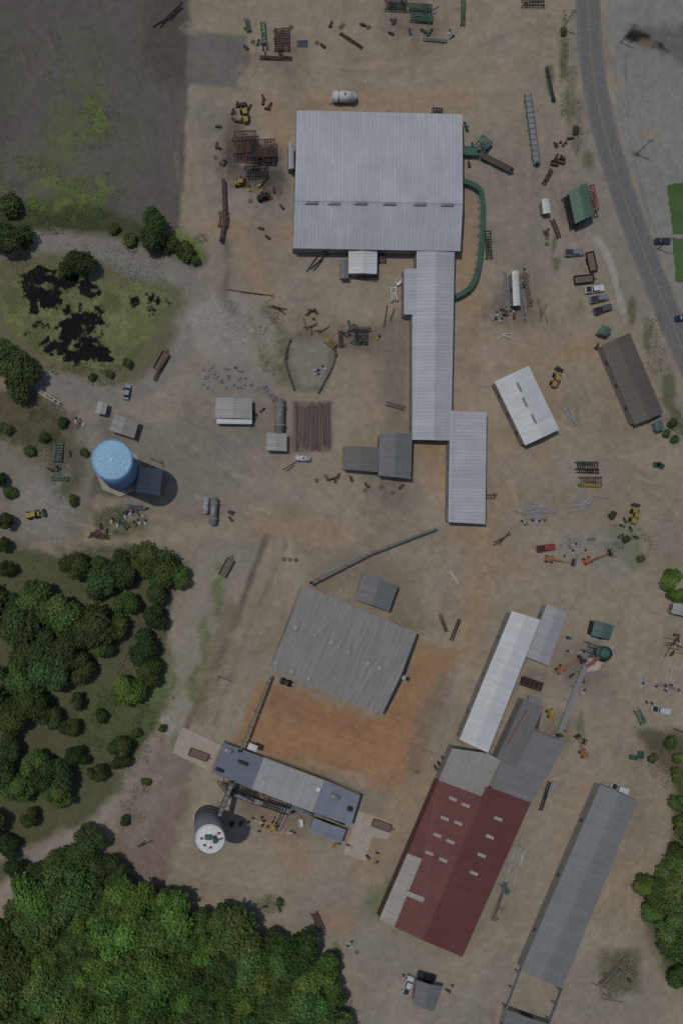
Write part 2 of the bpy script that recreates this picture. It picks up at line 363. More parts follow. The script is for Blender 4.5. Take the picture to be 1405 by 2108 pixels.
routes=[[(560,140),(760,150),(950,120),(1060,60),(1170,40)],[(520,190),(700,215),(960,205),(1060,260),(1050,420),(1030,640),(1060,720)],
[(430,190),(420,330),(440,500),(430,640),(380,780),(400,900),(560,1010),(800,1040)],[(1080,560),(1120,720),(1180,860),(1130,1000),(1010,1150),(940,1300),(900,1460),(830,1620),(740,1790)],
[(1190,620),(1200,820),(1250,960),(1340,1010),(1400,1050)],[(980,1100),(1150,1180),(1290,1250),(1260,1420),(1210,1600),(1140,1780),(1040,1980),(980,2108)],
[(1330,1260),(1290,1500),(1190,1700),(1120,1850)],[(480,1560),(340,1620),(330,1760),(480,1830),(680,1840)],[(360,1060),(520,1090),(560,1180),(500,1330),(430,1480)],
[(640,1560),(800,1600),(860,1480)],[(1000,640),(990,780),(1020,930),(1070,1100)],[(700,2060),(900,1980),(1030,1900)],[(600,1770),(700,1700),(720,1790),(640,1830)],
[(220,830),(330,840),(420,900),(480,960)],[(30,1000),(150,1090),(330,1110),(470,1080)],[(1240,110),(1300,300),(1370,520)],[(1330,60),(1340,260),(1400,400)],[(1000,100),(1090,40),(1150,80),(1150,300),(1190,480)],[(1380,1300),(1300,1420),(1250,1560)],[(1340,1700),(1290,1850),(1200,2060)],[(860,2100),(980,1990),(1050,1850)]]
for i,rt in enumerate(routes):
    for j in range(7):
        o=np.array([random.gauss(0,24),random.gauss(0,24)]); rr=[tuple(np.array(p)+o+R.randn(2)*12) for p in rt]
        sp=smooth(rr,7); lite=random.random()<.55
        c=C(128,116,102) if lite else C(84,76,67)
        al=random.uniform(.08,.26);wd=random.choice([1.4,1.8,2.4])
        cv.stroke(sp,wd,c,al,2.0,0.8,patch=.5,seed=i+j)
        cv.stroke([(x+5,y+5) for x,y in sp],wd,c,al,2.0,0.8,patch=.5,seed=i+j)
for i in range(70):
    x=random.uniform(550,870);y=1500+(x-700)*.35+random.uniform(-75,75);L=random.uniform(30,80);cv.stroke([(x-L,y-L*.37),(x+L,y+L*.42)],1.6,C(100,75,52) if i%2 else C(132,100,72),.35,2.0,2,patch=.3,seed=i)
# dusty verge under the road edge
sp_=fbm(X,Y,9,3,41)[...,None]; cv.c[...,:3]*=(0.86+0.28*sp_)
g,nt,b=newmat('ground_dirt')
at=N(nt,'ShaderNodeAttribute'); at.attribute_name='Col'
ge=N(nt,'ShaderNodeNewGeometry')
n1=N(nt,'ShaderNodeTexNoise',Scale=0.35,Detail=9.0,Roughness=0.72);n2=N(nt,'ShaderNodeTexNoise',Scale=2.5,Detail=6.0,Roughness=0.8)
n3=N(nt,'ShaderNodeTexNoise',Scale=0.05,Detail=5.0,Roughness=0.6)
for n in (n1,n2,n3): nt.links.new(ge.outputs['Position'],n.inputs['Vector'])
vo=N(nt,'ShaderNodeTexVoronoi',Scale=0.9); nt.links.new(ge.outputs['Position'],vo.inputs['Vector'])
v=math_(nt,'MULTIPLY',ramp(nt,n1.outputs[0],0.3,0.7,0.88,1.12),ramp(nt,n2.outputs[0],0.3,0.7,0.82,1.18))
v=math_(nt,'MULTIPLY',v,ramp(nt,n3.outputs[0],0.3,0.7,0.94,1.06))
peb=math_(nt,'MULTIPLY',ramp(nt,vo.outputs['Distance'],0.08,0.18,1,0),ramp(nt,n3.outputs[0],0.48,0.62,0,0.35))
v=math_(nt,'ADD',v,math_(nt,'MULTIPLY',peb,0.6))
nt.links.new(mixc(nt,1.0,at.outputs['Color'],grey(nt,v),'MULTIPLY'),b.inputs['Base Color'])
b.inputs['Roughness'].default_value=0.95; b.inputs['Specular IOR Level'].default_value=0.1
bp=N(nt,'ShaderNodeBump',Strength=0.35,Distance=0.15); nt.links.new(n1.outputs[0],bp.inputs['Height']); nt.links.new(bp.outputs[0],b.inputs['Normal'])
gridobj('ground',cv,g,kind='structure')
def strip(name,pts,w,mat,z,off=0.0,kind='structure'):
    P=[np.array(((x-702.5)*S,-(y-1054)*S)) for x,y in pts]; vs=[];fs=[]
    for i,p in enumerate(P):
        t=P[min(i+1,len(P)-1)]-P[max(i-1,0)]; t/=np.linalg.norm(t)+1e-9; n=np.array((-t[1],t[0]))
        ww=w+(R.rand()-.5)*(.35 if w>3 else 0)
        a=p+n*(off+ww/2);bb=p+n*(off-ww/2); vs+=[(a[0],a[1],z),(bb[0],bb[1],z)]
        if i: fs.append((2*i-2,2*i-1,2*i+1,2*i))
    m=MB();m.add(vs,fs);return link(name,m.mesh(name,mat),kind=kind)
ASPH=paint('asphalt',C(85,84,84),0.9,0.6,scale=0.25,dirtcol=C(96,92,86))
LINEY=paint('yellow_road_paint',(0.32,0.26,0.14),0.8,0.85,scale=3,dirtcol=C(84,83,82))
LINEW=paint('white_road_paint',(0.33,0.33,0.32),0.8,0.85,scale=3,dirtcol=C(84,83,83))
rc=smooth([(1202,-500),(1206,-80),(1210,20),(1216,120),(1236,240),(1272,370),(1313,490),(1360,610),(1410,730),(1520,960),(1720,1400)],24)
strip('road',rc,7.2,ASPH,0.03)
strip('road_marking',rc,0.12,LINEY,0.036,0.14);strip('road_marking',rc,0.12,LINEY,0.036,-0.14)
strip('road_marking',rc,0.13,LINEW,0.036,3.2);strip('road_marking',rc,0.13,LINEW,0.036,-3.2)
def cgrid(name,pts,base,step,z,mat,paintfn=None,warp=4,**kw):
    p=np.array(pts); gx=np.arange(p[:,0].min()-10,p[:,0].max()+10,step);gy=np.arange(p[:,1].min()-10,p[:,1].max()+10,step)
    c=Canvas(gx,gy,base)
    if paintfn: paintfn(c)
    d=c.sd(c.X,c.Y,pts)+c.w2*warp
    return gridobj(name,c,mat,z=z,keep=d<0,**kw)
def attmat(name,lo,hi,rough,sc_):
    pm,nt,b=newmat(name)
    at=N(nt,'ShaderNodeAttribute');at.attribute_name='Col';ge=N(nt,'ShaderNodeNewGeometry')
    n1=N(nt,'ShaderNodeTexNoise',Scale=sc_,Detail=8.0,Roughness=0.75);nt.links.new(ge.outputs['Position'],n1.inputs['Vector'])
    nt.links.new(mixc(nt,1.0,at.outputs['Color'],grey(nt,ramp(nt,n1.outputs[0],0.3,0.7,lo,hi)),'MULTIPLY'),b.inputs['Base Color']);b.inputs['Roughness'].default_value=rough;b.inputs['Specular IOR Level'].default_value=0.1
    return pm
pm=attmat('pond_surface',.65,1.35,.7,1.2)
def pondp(c):
    c.c[...,:3]*= (0.7+0.6*fbm(c.X,c.Y,14,4,3))[...,None]
    m=np.clip((fbm(c.X,c.Y,50,4,8)-.48)*6,0,1)[...,None]*.7; c.c[...,:3]=c.c[...,:3]*(1-m)+np.array(C(60,66,36))*m
    BK=(0.008,0.007,0.009)
    def hard(pts,w,patch=0):
        d=c.sd(c.X,c.Y,pts)+c.w1*w+(fbm(c.X,c.Y,30,4,17)-.5)*44+(fbm(c.X,c.Y,9,4,77)-.5)*34
        m=np.clip(.5-d/4,0,1)
        if patch: m=m*np.clip((fbm(c.X,c.Y,16,4,19)-.48)*9,0,1)
        else: m=m*np.clip((fbm(c.X,c.Y,24,4,29)-.36)*9,0.15,1)
        c.c[...,:3]=c.c[...,:3]*(1-m[...,None])+np.array(BK)*m[...,None]
    hard([(46,560),(80,548),(125,562),(170,565),(155,592),(135,604),(112,636),(90,632),(58,600)],6)
    hard([(68,702),(110,688),(150,653),(175,643),(204,660),(187,690),(217,713),(236,738),(205,756),(150,752),(100,736)],8)
    hard([(262,595),(330,600),(350,630),(300,645),(268,622)],6,patch=1)
    hard([(130,620),(205,620),(225,735),(130,725)],12,patch=1)
    hard([(160,560),(235,580),(225,605),(160,600)],6,patch=1)
    hard([(55,600),(110,630),(90,700),(60,690)],6,patch=1)
cgrid('pond',smooth([(12,590),(45,552),(100,542),(160,556),(230,582),(300,585),(352,608),(345,640),(315,690),(270,740),(215,760),(150,755),(80,725),(20,680),(5,640),(12,590)],5)[:-1],C(83,84,50),1.4,0.02,pm,pondp,warp=8,kind='structure')
lawn_m=attmat('lawn_grass',.8,1.2,1.0,1.5)
def lawnp(c): c.c[...,:3]*=(0.8+0.4*fbm(c.X,c.Y,30,4,3))[...,None]
cgrid('lawn',[(1370,378),(1520,365),(1520,478),(1382,484)],C(52,73,36),2.5,0.02,lawn_m,lawnp,warp=2,kind='structure')
cgrid('lawn',[(1381,490),(1520,484),(1520,584),(1388,584)],C(52,73,36),2.5,0.02,lawn_m,lawnp,warp=2,kind='structure')
def slab(name,pts,mat,h=0.12,kind='structure'):
    P=[W(*p) for p in pts];n=len(P)
    m=MB();m.add([(x,y,0.0) for x,y in P]+[(x,y,h) for x,y in P],[tuple(range(n,2*n))]+[(i,(i+1)%n,n+(i+1)%n,n+i) for i in range(n)])
    link(name,m.mesh(name,mat),kind=kind)
CPAD=paint('pad_concrete',C(128,119,107),.9,.5,scale=.5,dirtcol=C(98,89,79))
PIT=paint('pit_painted_shade',C(40,32,28),.95,.5)
slab('concrete_pad',[(1072,1392),(1118,1406),(1112,1424),(1068,1410)],PIT,.05)  # thin slab, not concrete: dark colour paints the shade inside an open pit
slab('concrete_pad',[(1218,1345),(1262,1330),(1230,1380),(1196,1385)],CPAD,.08)
# ---------------- buildings
def quaduv(me,uaxis,org):
    uvl=me.uv_layers.new(name='UVMap')
    ux=Vector((uaxis[0],uaxis[1],0)).normalized(); vx=Vector((-ux.y,ux.x,0))
    for p in me.polygons:
        for li in p.loop_indices:
            c=me.vertices[me.loops[li].vertex_index].co
            uvl.data[li].uv=(c.dot(ux)+500,c.dot(vx)+500)
def roofpanels(parent,org,panels,name='roof',th=0.14):
    for i,(P,mt,ua) in enumerate(panels):
        n=len(P); m=MB()
        a=Vector(P[0]);nr=sum(((Vector(P[j])-a).cross(Vector(P[(j+1)%n])-a) for j in range(n)),Vector())
        if nr.z<0: P=P[::-1]
        m.add([tuple(p) for p in P]+[(p[0],p[1],p[2]-th) for p in P],[tuple(range(n)),tuple(range(2*n-1,n-1,-1))]+[(i2,n+i2,n+(i2+1)%n,(i2+1)%n) for i2 in range(n)])
        me=m.mesh(name,mt,org); quaduv(me,ua,org); link(name,me,parent=parent)
def lerp(a,b,t): return (a[0]+(b[0]-a[0])*t,a[1]+(b[1]-a[1])*t)
def wallpart(parent,org,Q,eave,mat,tops=None):
    n=len(Q);m=MB()
    for i in range(n):
        a=Q[i];b=Q[(i+1)%n]
        vs=[(a[0],a[1],0),(b[0],b[1],0),(b[0],b[1],eave),(a[0],a[1],eave)]
        m.add(vs,[(0,1,2,3)])
        if tops and i in tops:
            t,zr=tops[i]; r=lerp(a,b,t); m.add([(a[0],a[1],eave),(b[0],b[1],eave),(r[0],r[1],zr)],[(0,1,2)])
    link('wall',m.mesh('wall',mat,org),parent=parent)
def opening(parent,org,a,b,f,w,h,z0,mat,name,proud=0.06):
    p=lerp(a,b,f);d=Vector((b[0]-a[0],b[1]-a[1],0)).normalized()
    m=MB();q0=Vector((p[0],p[1],z0+h/2))-d*w/2;q1=q0+d*w
    m.beam(q0,q1,proud*2,h);link(name,m.mesh(name,mat,org),parent=parent)
def gable(name,label,pts,eave,rise,rm,wm=None,t=0.5,cat='building',vents=(),vm=None,rm2=None,doors=True,cap=True,inset=0.35,group=None):
    wm=wm or WALLG
    P=[W(x,y,eave) for x,y in pts]
    org=(sum(p[0] for p in P)/4,sum(p[1] for p in P)/4,0)
    e=link(name,None,loc=org,label=label,cat=cat,group=group)
    r0=lerp(P[0],P[3],t);r1=lerp(P[1],P[2],t);zr=eave+rise
    ua=(P[1][0]-P[0][0],P[1][1]-P[0][1])
    z=eave
    roofpanels(e,org,[([(*P[0],z),(*P[1],z),(*r1,zr),(*r0,zr)],rm,ua),([(*r0,zr),(*r1,zr),(*P[2],z),(*P[3],z)],rm2 or rm,ua)])
    c=org
    Q=[]
    for p in P:
        d=Vector((c[0]-p[0],c[1]-p[1]));L=d.length;Q.append((p[0]+d.x/L*inset*1.4,p[1]+d.y/L*inset*1.4))
    wallpart(e,org,Q,eave-0.15,wm,{1:(t,zr-0.25),3:(1-t,zr-0.25)})
    if cap and rise>0.2:
        m=MB();m.beam((*r0,zr+0.05),(*r1,zr+0.05),0.5,0.12);me=m.mesh('ridge_cap',rm,org);quaduv(me,ua,org);link('ridge_cap',me,parent=e)
    if doors:
        L1=math.dist(Q[1],Q[2]);L0=math.dist(Q[0],Q[1])
        dw=min(4.0,L1*.4);opening(e,org,Q[1],Q[2],.5,dw,min(3.6,eave-.6),0,DARK,'door')
        for f in ([.2,.5,.8] if L0>10 else [.5]):
            opening(e,org,Q[0],Q[1],f,1.2,.9,1.4,GLASS,'window');opening(e,org,Q[2],Q[3],f,1.2,.9,1.4,GLASS,'window')
    for (vx,vy,vw,vl) in vents:
        x,y=W(vx,vy,zr-0.3)
        d=Vector(ua).normalized();nx,ny=-d.y,d.x
        sgn=((x-r0[0])*nx+(y-r0[1])*ny)
        dist=abs(sgn);half=math.dist(P[0],r0) if sgn*((P[0][0]-r0[0])*nx+(P[0][1]-r0[1])*ny)>0 else math.dist(P[3],r0)
        zz=zr-rise*min(1,dist/half)
        ang=math.atan2(d.y,d.x);m=MB()
        m.frust(x,y,zz-.1,zz+.45,vl,vw,vl*.9,vw*.7,rz=ang);m.frust(x,y,zz+.45,zz+.6,vl*1.1,vw*1.2,vl*.7,vw*.6,rz=ang)
        link('roof_vent',m.mesh('roof_vent',vm or STEEL,org),parent=e)
    return e,org,P
RM=roofmat('galvanised_roof',C(130,131,136),1.0,.87,.3)
RM2=roofmat('galvanised_roof_lower',C(124,125,131),1.0,.87,.3)
RMW=roofmat('white_roof',C(145,145,147),0.9,.89,.25)
RMD=roofmat('brown_roof',C(72,66,62),0.9,.90,.4)
RML=roofmat('light_shed_roof',C(113,113,111),.9,.88,.5)
RMG=roofmat('weathered_grey_roof',C(103,100,99),.9,.87,.85,C(76,70,65))
RMDG=roofmat('dark_grey_roof',C(80,81,84),.9,.87,.5)
RMBR=roofmat('brown_grey_roof',C(80,76,74),.9,.88,.5)
RMAX=roofmat('plain_grey_roof',C(82,80,80),.9,.88,.5)
RMBL=roofmat('slate_blue_roof',C(78,83,95),.9,.89,.4)
RMB2=roofmat('pale_blue_roof',C(88,94,106),.9,.87,.4)
RMS=roofmat('silver_roof',C(114,115,118),.9,.88,.5)
RMR=roofmat('red_roof',C(86,49,44),.9,.82,.5,C(70,46,42))
RMR2=roofmat('dark_red_roof',C(78,43,39),.9,.82,.5,C(64,42,38))
RMSK=roofmat('skylight_sheet',C(120,114,107),.9,.89,.6)
RMT=roofmat('tan_grey_roof',C(110,106,101),.9,.88,.55)
RMGG=roofmat('neutral_grey_roof',C(91,92,92),.9,.86,.4)
RMGR=roofmat('green_roof',C(60,82,68),.9,.82,.5)
RMTE=roofmat('teal_roof',C(58,76,72),.9,.82,.5)
RMAN=roofmat('grey_annex_roof',C(88,88,88),.9,.90,.45)
e,o,P=gable('mill_building','large sawmill building with wide galvanised metal roof',[(602,511),(947,517),(951,235),(611,227)],4.6,1.6,RM2,t=0.33,rm2=RM,
  vents=[(640,419,.7,3.5),(686,420,.7,3.5),(740,420,.7,3.5),(800,421,.7,3.5),(862,422,.7,3.5),(918,423,.7,3.5)],vm=STEEL)
gable('lean_to_shed','small pale lean-to against the mill wall',[(594,348),(594,293),(605,293),(605,347)],3.6,.3,RMS,doors=False,cap=False,cat='shed')
gable('shed','square white-roofed shed beside the sawmill',[(717,563),(717,514),(776,515),(775,564)],3.4,.5,RMW,cat='shed')
gable('shed','narrow dark grey shed joined to a white one',[(700,573),(700,534),(717,534),(717,573)],2.6,.2,RMDG,cat='shed',doors=False)
def cbuild(name,label,outline,eave,panels,wm=WALLG,cat='building'):
    Q=[W(x,y,eave) for x,y in outline];n=len(Q)
    org=(sum(q[0] for q in Q)/n,sum(q[1] for q in Q)/n,0)
    e=link(name,None,loc=org,label=label,cat=cat)
    pl=[]
    for pts,mt,(ax,ay) in panels:
        pl.append(([(*W(x,y,h),h) for x,y,h in pts],mt,(ax,-ay)))
    roofpanels(e,org,pl)
    Q2=[lerp(p,org,0.012) for p in Q]
    wallpart(e,org,Q2,eave-.2,wm)
    return e,org,Q2
e,o,Q=cbuild('transfer_building','long narrow metal-roofed building joined to the sawmill',
 [(857,517),(935,519),(930,848),(928,908),(848,905),(848,650),(831,647),(831,554),(857,552)],3.8,
 [([(857,516,4.0),(897,517,4.6),(893,906,4.6),(848,905,4.0),(848,648,4.0),(857,648,4.0)],RM,(0,1)),
  ([(897,517,4.6),(935,519,4.0),(929,850,4.0),(928,907,4.0),(893,906,4.6)],RM2,(0,1)),
  ([(831,554,3.6),(857,553,3.95),(857,648,3.95),(831,647,3.6)],RM2,(0,1))])
opening(e,o,Q[4],Q[3],.5,3,3,0,DARK,'door')
gable('sorter_building','long silver-roofed annex beside the transfer building',[(922,1075),(926,846),(1001,848),(998,1079)],4.0,.6,RM2,t=.08,rm2=RM)
gable('warehouse','white metal-roofed warehouse with dark side wall',[(1080,917),(1017,786),(1088,753),(1150,884)],4.0,1.0,RMW,wm=WALLT,
  vents=[(1066,797,.5,2.6),(1078,828,.5,2.6),(1096,862,.5,2.6)])
gable('storage_building','long brown-roofed storage building beside the road',[(1305,875),(1236,711),(1295,685),(1364,850)],3.2,.9,RMD,wm=WALLT)
gable('shed','light grey metal-roofed shed with lower porch',[(443,860),(444,819),(518,820),(519,862)],3.2,.5,RML,cat='shed')
gable('porch_roof','pale low porch roof beside a grey shed',[(446,872),(446,861),(519,862),(518,873)],2.5,.1,RMW,cat='shed',doors=False,cap=False)
gable('shed','small square grey shed next to a long tank',[(548,927),(548,891),(590,892),(590,929)],3,.3,RML,cat='shed')
gable('lumber_shed','dark grey roofed lumber shed',[(778,979),(781,891),(848,892),(845,986)],4.0,.7,RMDG,t=.5,wm=WALLT)
gable('lumber_shed','brownish grey roofed shed beside darker shed',[(706,966),(706,918),(780,921),(777,972)],3.6,.4,RMBR,t=.5,wm=WALLT)
gable('pump_house','pale shed beside the blue water tank',[(280,1012),(287,961),(336,966),(329,1021)],3.4,.4,RML,cat='shed')
gable('shed','weathered grey shed with patched roof',[(225,886),(236,852),(286,868),(276,903)],3,.5,RMG,cat='shed')
gable('shed','tiny pale shed on gravel',[(196,850),(203,825),(222,830),(217,854)],2.6,.3,RML,cat='shed')
gable('kiln_warehouse','broad weathered grey metal-roofed warehouse with open end',[(556,1376),(786,1471),(858,1303),(622,1203)],5.0,2.0,RMG,t=.5,
  vents=[(608,1292,1,1),(648,1307,1,1),(682,1322,1,1),(716,1343,1,1),(757,1366,1,1),(570,1366,1,1),(602,1383,1,1),(636,1398,1,1),(780,1375,1,1),(830,1395,1,1),(697,1330,.9,.9)],vm=GALV)
gable('shed','small slate grey gabled shed with shaded side',[(731,1234),(747,1176),(819,1206),(800,1259)],3.6,.7,RMDG,cat='shed')
e,o,Q=cbuild('drying_kiln','long drying kiln with blue and silver roof sections',[(461,1529),(741,1637),(712,1701),(436,1591)],4.6,
 [([(461,1529,4.6),(543,1560,4.6),(518,1624,4.6),(436,1591,4.6)],RMBL,(-.38,1)),
  ([(543,1560,4.9),(668,1607,4.9),(642,1672,4.9),(518,1624,4.9)],RMS,(1,.38)),
  ([(668,1607,4.6),(741,1637,4.6),(722,1700,4.6),(642,1672,4.6)],RMB2,(1,.38))])
for i in range(4):
    for k in range(2):
        x,y=W(556+i*28+k*-12,1580+i*11+k*24,5.1);m=MB();m.frust(x,y,4.8,5.2,.8,.8,.5,.5,rz=-.37);link('roof_vent',m.mesh('roof_vent',GALV,o),parent=e)
m=MB()
for i in range(22):
    a=(543+i*9,1558+i*3.45);p=W(*a,5.2);m.beam((*p,4.7),(*p,5.7),.08,.08)
p=W(543,1558,5.7);q=W(741,1634,5.7);m.beam((*p,5.7),(*q,5.7),.12,.12);link('railing',m.mesh('railing',YELL,o),parent=e)
for (vx,vy,s1,s2,mt) in [(470,1545,2.2,1.2,STEEL),(500,1570,3.0,1.0,DARK),(690,1640,2.4,1.2,STEEL),(720,1665,1.4,1.4,DARK),(655,1625,1.2,1.2,WHITE),(452,1585,2.4,1.0,DARK)]:
    x,y=W(vx,vy,5);m=MB();m.frust(x,y,4.55,5.5,s1,s2,s1*.85,s2*.8,rz=-.37);m.frust(x,y,5.5,5.65,s1*.9,s2*.9,s1*.5,s2*.5,rz=-.37);link('roof_unit',m.mesh('roof_unit',mt,o),parent=e)
gable('control_shed','blue-grey lean-to roof beside the kiln',[(636,1711),(646,1684),(712,1708),(702,1735)],3.4,.4,RMB2,cat='shed')
gable('control_shed','pale roofed shed at kiln end',[(508,1541),(514,1529),(531,1536),(526,1548)],6.0,.2,RMW,cat='shed',doors=False,cap=False)
slab('concrete_pad',[(374,1496),(455,1533),(430,1586),(355,1549)],CPAD,.15)
slab('concrete_pad',[(738,1668),(812,1696),(796,1728),(765,1722),(752,1772),(706,1758)],CPAD,.15)
gable('planer_building','long white-roofed narrow mill building',[(945,1522),(1053,1258),(1111,1276),(1004,1550)],4.4,.6,RMW,t=.5)
gable('shed','silver-roofed side building joined by a canopy',[(1082,1352),(1125,1243),(1167,1261),(1128,1371)],4.0,.5,RMS,cat='building')
e,o,Q=cbuild('planer_annex','grey flat-roofed annex between white and red roofs',[(1078,1438),(1118,1455),(1108,1503),(1166,1528),(1093,1653),(1004,1622),(988,1642),(902,1606),(930,1538),(1004,1551),(1022,1560)],4.2,
 [([(1078,1438,4.6),(1118,1455,4.6),(1098,1504,4.6),(1062,1582,4.6),(1022,1560,4.6)],RMAX,(1,.4)),
  ([(1098,1503,4.3),(1166,1528,4.3),(1093,1653,4.3),(1010,1622,4.3),(1030,1565,4.3),(1062,1582,4.3)],RMAN,(-.4,1)),
  ([(930,1540,4.4),(1004,1551,4.4),(1030,1565,4.4),(1004,1622,4.4),(988,1642,4.4),(902,1606,4.4)],RMT,(1,.4))])
m=MB();p=W(1083,1462,4.8);q=W(1044,1532,4.8);m.beam((*p,4.75),(*q,4.75),.18,.2);link('roof_trim',m.mesh('roof_trim',REDM,o),parent=e)
m=MB();x,y=W(1098,1442,5);m.frust(x,y,4.6,5.6,4,2,3.6,1.8,rz=-.38);link('roof_unit',m.mesh('roof_unit',STEEL,o),parent=e)
e,o,Q=cbuild('red_mill_building','large dark red metal-roofed building with pale skylights',
 [(902,1606),(988,1641),(1000,1619),(1092,1652),(951,1970),(811,1908),(780,1892),(838,1757)],4.2,
 [([(902,1606,4.4),(996,1643,5.2),(870,1936,5.2),(811,1908,4.4),(868,1768,4.4),(838,1757,4.4)],RMR,(-.4,1)),
  ([(1000,1619,5.2),(1092,1652,4.4),(951,1970,4.4),(870,1936,5.2)],RMR2,(-.4,1)),
  ([(838,1757,4.3),(868,1768,4.5),(811,1908,4.5),(780,1892,4.3)],RMSK,(-.4,1))],wm=WALLR)
for i,(x,y) in enumerate([(932,1645),(958,1658),(915,1685),(943,1695),(900,1720),(927,1733),(884,1757),(912,1771),(1025,1686),(1008,1723),(991,1761),(975,1798),(854,1846)]):
    hh=4.7+(.3 if i%2 and i<8 else 0)+(.15 if i>=8 else 0)
    wx,wy=W(x,y,hh+.3); m=MB(); L,wd=(2.4,1.0) if i!=12 else (5.6,1.6)
    m.frust(wx,wy,hh-.1,hh+.24,L,wd,L*.97,wd*.9,rz=math.radians(-22)); me=m.mesh('skylight',RMSK,o);quaduv(me,(1,-.4),o);link('skylight',me,parent=e)
gable('long_shed','very long grey metal-roofed shed with centre ridge',[(1071,1998),(1235,1614),(1311,1649),(1156,2035)],3.8,.9,RMGG,t=.5)
gable('hut','small dark grey hut with parked trucks beside',[(849,2066),(857,2018),(910,2031),(892,2082)],3,.7,RMDG,cat='shed')
gable('shed','dark roofed building at yard edge',[(1025,2150),(1042,2078),(1134,2110),(1110,2180)],3.6,.6,RMDG,cat='building')
gable('equipment_shelter','green-roofed open shelter on a dark steel deck',[(1183,461),(1169,394),(1207,377),(1222,442)],4.2,.9,RMGR,wm=DARK,cat='shelter',doors=False)
gable('shed','small green-roofed hut near parked trucks',[(1228,686),(1240,668),(1259,679),(1247,692)],2.6,.4,RMTE,cat='shed',doors=False)
gable('shed','tiny green-roofed hut beside brown storage building',[(1349,888),(1345,868),(1361,864),(1366,884)],2.4,.3,RMTE,cat='shed',doors=False)
gable('equipment_shelter','teal-grey roofed platform shelter',[(1216,1308),(1223,1276),(1263,1288),(1254,1317)],3.8,.5,RMTE,wm=DARK,cat='shelter')
gable('shed','small white portable office cabin',[(1117,440),(1114,410),(1128,409),(1133,438)],2.7,.2,RMW,cat='shed',doors=False)
gable('shed','long pale trailer office with canopy',[(1056,630),(1053,558),(1066,557),(1070,629)],3,.3,RMW,cat='shed')
gable('shed','partly shaded shed among trees at yard edge',[(1380,1262),(1386,1240),(1420,1246),(1414,1270)],3,.4,RML,cat='shed')
for a,b_ in (((1071,1998),(1040,2082)),((1157,2036),(1130,2108))):
    m=MB();p=W(*a,3.6);q=W(*b_,3.6);m.beam((*p,3.6),(*q,3.6),.3,.3)
    for t in (0.1,.5,.95):
        r=lerp(p,q,t);m.beam((*r,0),(*r,3.5),.25,.25)
    link('overhead_rail',m.mesh('overhead_rail',STEEL,(*p,0)),loc=(*p,0),label='grey overhead rail running from shed to building',cat='rail')
# ---------------- tanks
def cone_tank(name,label,cat,px,py,r,h,side,top,lid=0.8,base=None,n=48):
    x,y=W(px,py,h);e=link(name,None,loc=(x,y,0),label=label,cat=cat)
    m=MB();m.tube((0,0,.4),(0,0,h-lid),r,n)
    link('tank_wall',m.mesh('tank_wall',side,smooth=True),parent=e)
    m=MB();m.tube((0,0,h-lid),(0,0,h),r*1.01,n,.4);link('tank_roof',m.mesh('tank_roof',top),parent=e)
    m=MB()
    for k in range(1,6):
        z=.4+(h-lid-.4)*k/6;m.tube((0,0,z-.1),(0,0,z+.1),r+.07,n)
    m.tube((0,0,h-lid-.15),(0,0,h-lid+.02),r+.12,n)
    link('band',m.mesh('band',side),parent=e)
    m=MB()
    a=-2.2;cx,cy=r*1.03*math.cos(a),r*1.03*math.sin(a)
    for s_ in (-.25,.25): m.beam((cx-s_*math.sin(a),cy+s_*math.cos(a),.4),(cx-s_*math.sin(a),cy+s_*math.cos(a),h+.6),.08,.08)
    for k in range(int(h/.6)): m.beam((cx+.25*math.sin(a),cy-.25*math.cos(a),.7+k*.6),(cx-.25*math.sin(a),cy+.25*math.cos(a),.7+k*.6),.06,.06)
    link('ladder',m.mesh('ladder',GALV),parent=e)
    m=MB()
    for k in range(24):
        t=2*math.pi*k/24;t2=2*math.pi*(k+1)/24;p=(r*.98*math.cos(t),r*.98*math.sin(t));q=(r*.98*math.cos(t2),r*.98*math.sin(t2))
        m.beam((*p,h-lid),(*p,h-lid+1.1),.05,.05);m.beam((*p,h-lid+1.1),(*q,h-lid+1.1),.05,.05)
    link('railing',m.mesh('railing',side),parent=e)
    m=MB();m.tube((0,0,h-.1),(0,0,h+.3),.35,14);link('vent',m.mesh('vent',WHITE),parent=e)
    m=MB();m.tube((r*.55,-r*.2,h-lid*.75),(r*.55,-r*.2,h-lid*.4),.45,12);link('hatch',m.mesh('hatch',top),parent=e)
    if base:
        m=MB();m.tube((0,0,0),(0,0,.5),base,8);link('base',m.mesh('base',CPAD),parent=e)
    return e
TB=paint('tower_side_blue',C(72,103,134),0.8,0.2,scale=.4,dirtcol=C(56,78,104))
TT=paint('tower_top_blue',C(108,142,164),0.85,0.25,scale=.3,dirtcol=C(94,128,151))
cone_tank('water_tower','tall light blue cylindrical water tank on octagonal concrete base','water tower',230,946,5.3,28,TB,TT,.4,7.2)
e=cone_tank('silo','tall grey silo with white top and green machinery on it','silo',432,1728,4.1,20,paint('silo_grey',C(78,78,82),.8,.4,scale=.5),WHITE,.5,4.6)
zt=19.7
for nm,mt,bx in (('filter_unit',TEAL,(-.4,.6,2.2,1.6,1.4)),('filter_unit',GREEN,(1.4,-.2,1.4,2.0,1.1))):
    m=MB();m.frust(bx[0],bx[1],zt,zt+bx[4],bx[2],bx[3],bx[2]*.6,bx[3]*.6,ch=.2);m.tube((bx[0],bx[1],zt+bx[4]),(bx[0]+1.5,bx[1]+.8,zt+.6+bx[4]),.25,8);link(nm,m.mesh(nm,mt),parent=e)
for (a,bb) in ((-2.2,.2),(0.2,-2.2),(2.4,1.6),(-1.4,-1.6)):
    m=MB();m.frust(a,bb,19.4,20.1,.9,.7,.7,.5);link('hatch',m.mesh('hatch',REDM),parent=e)
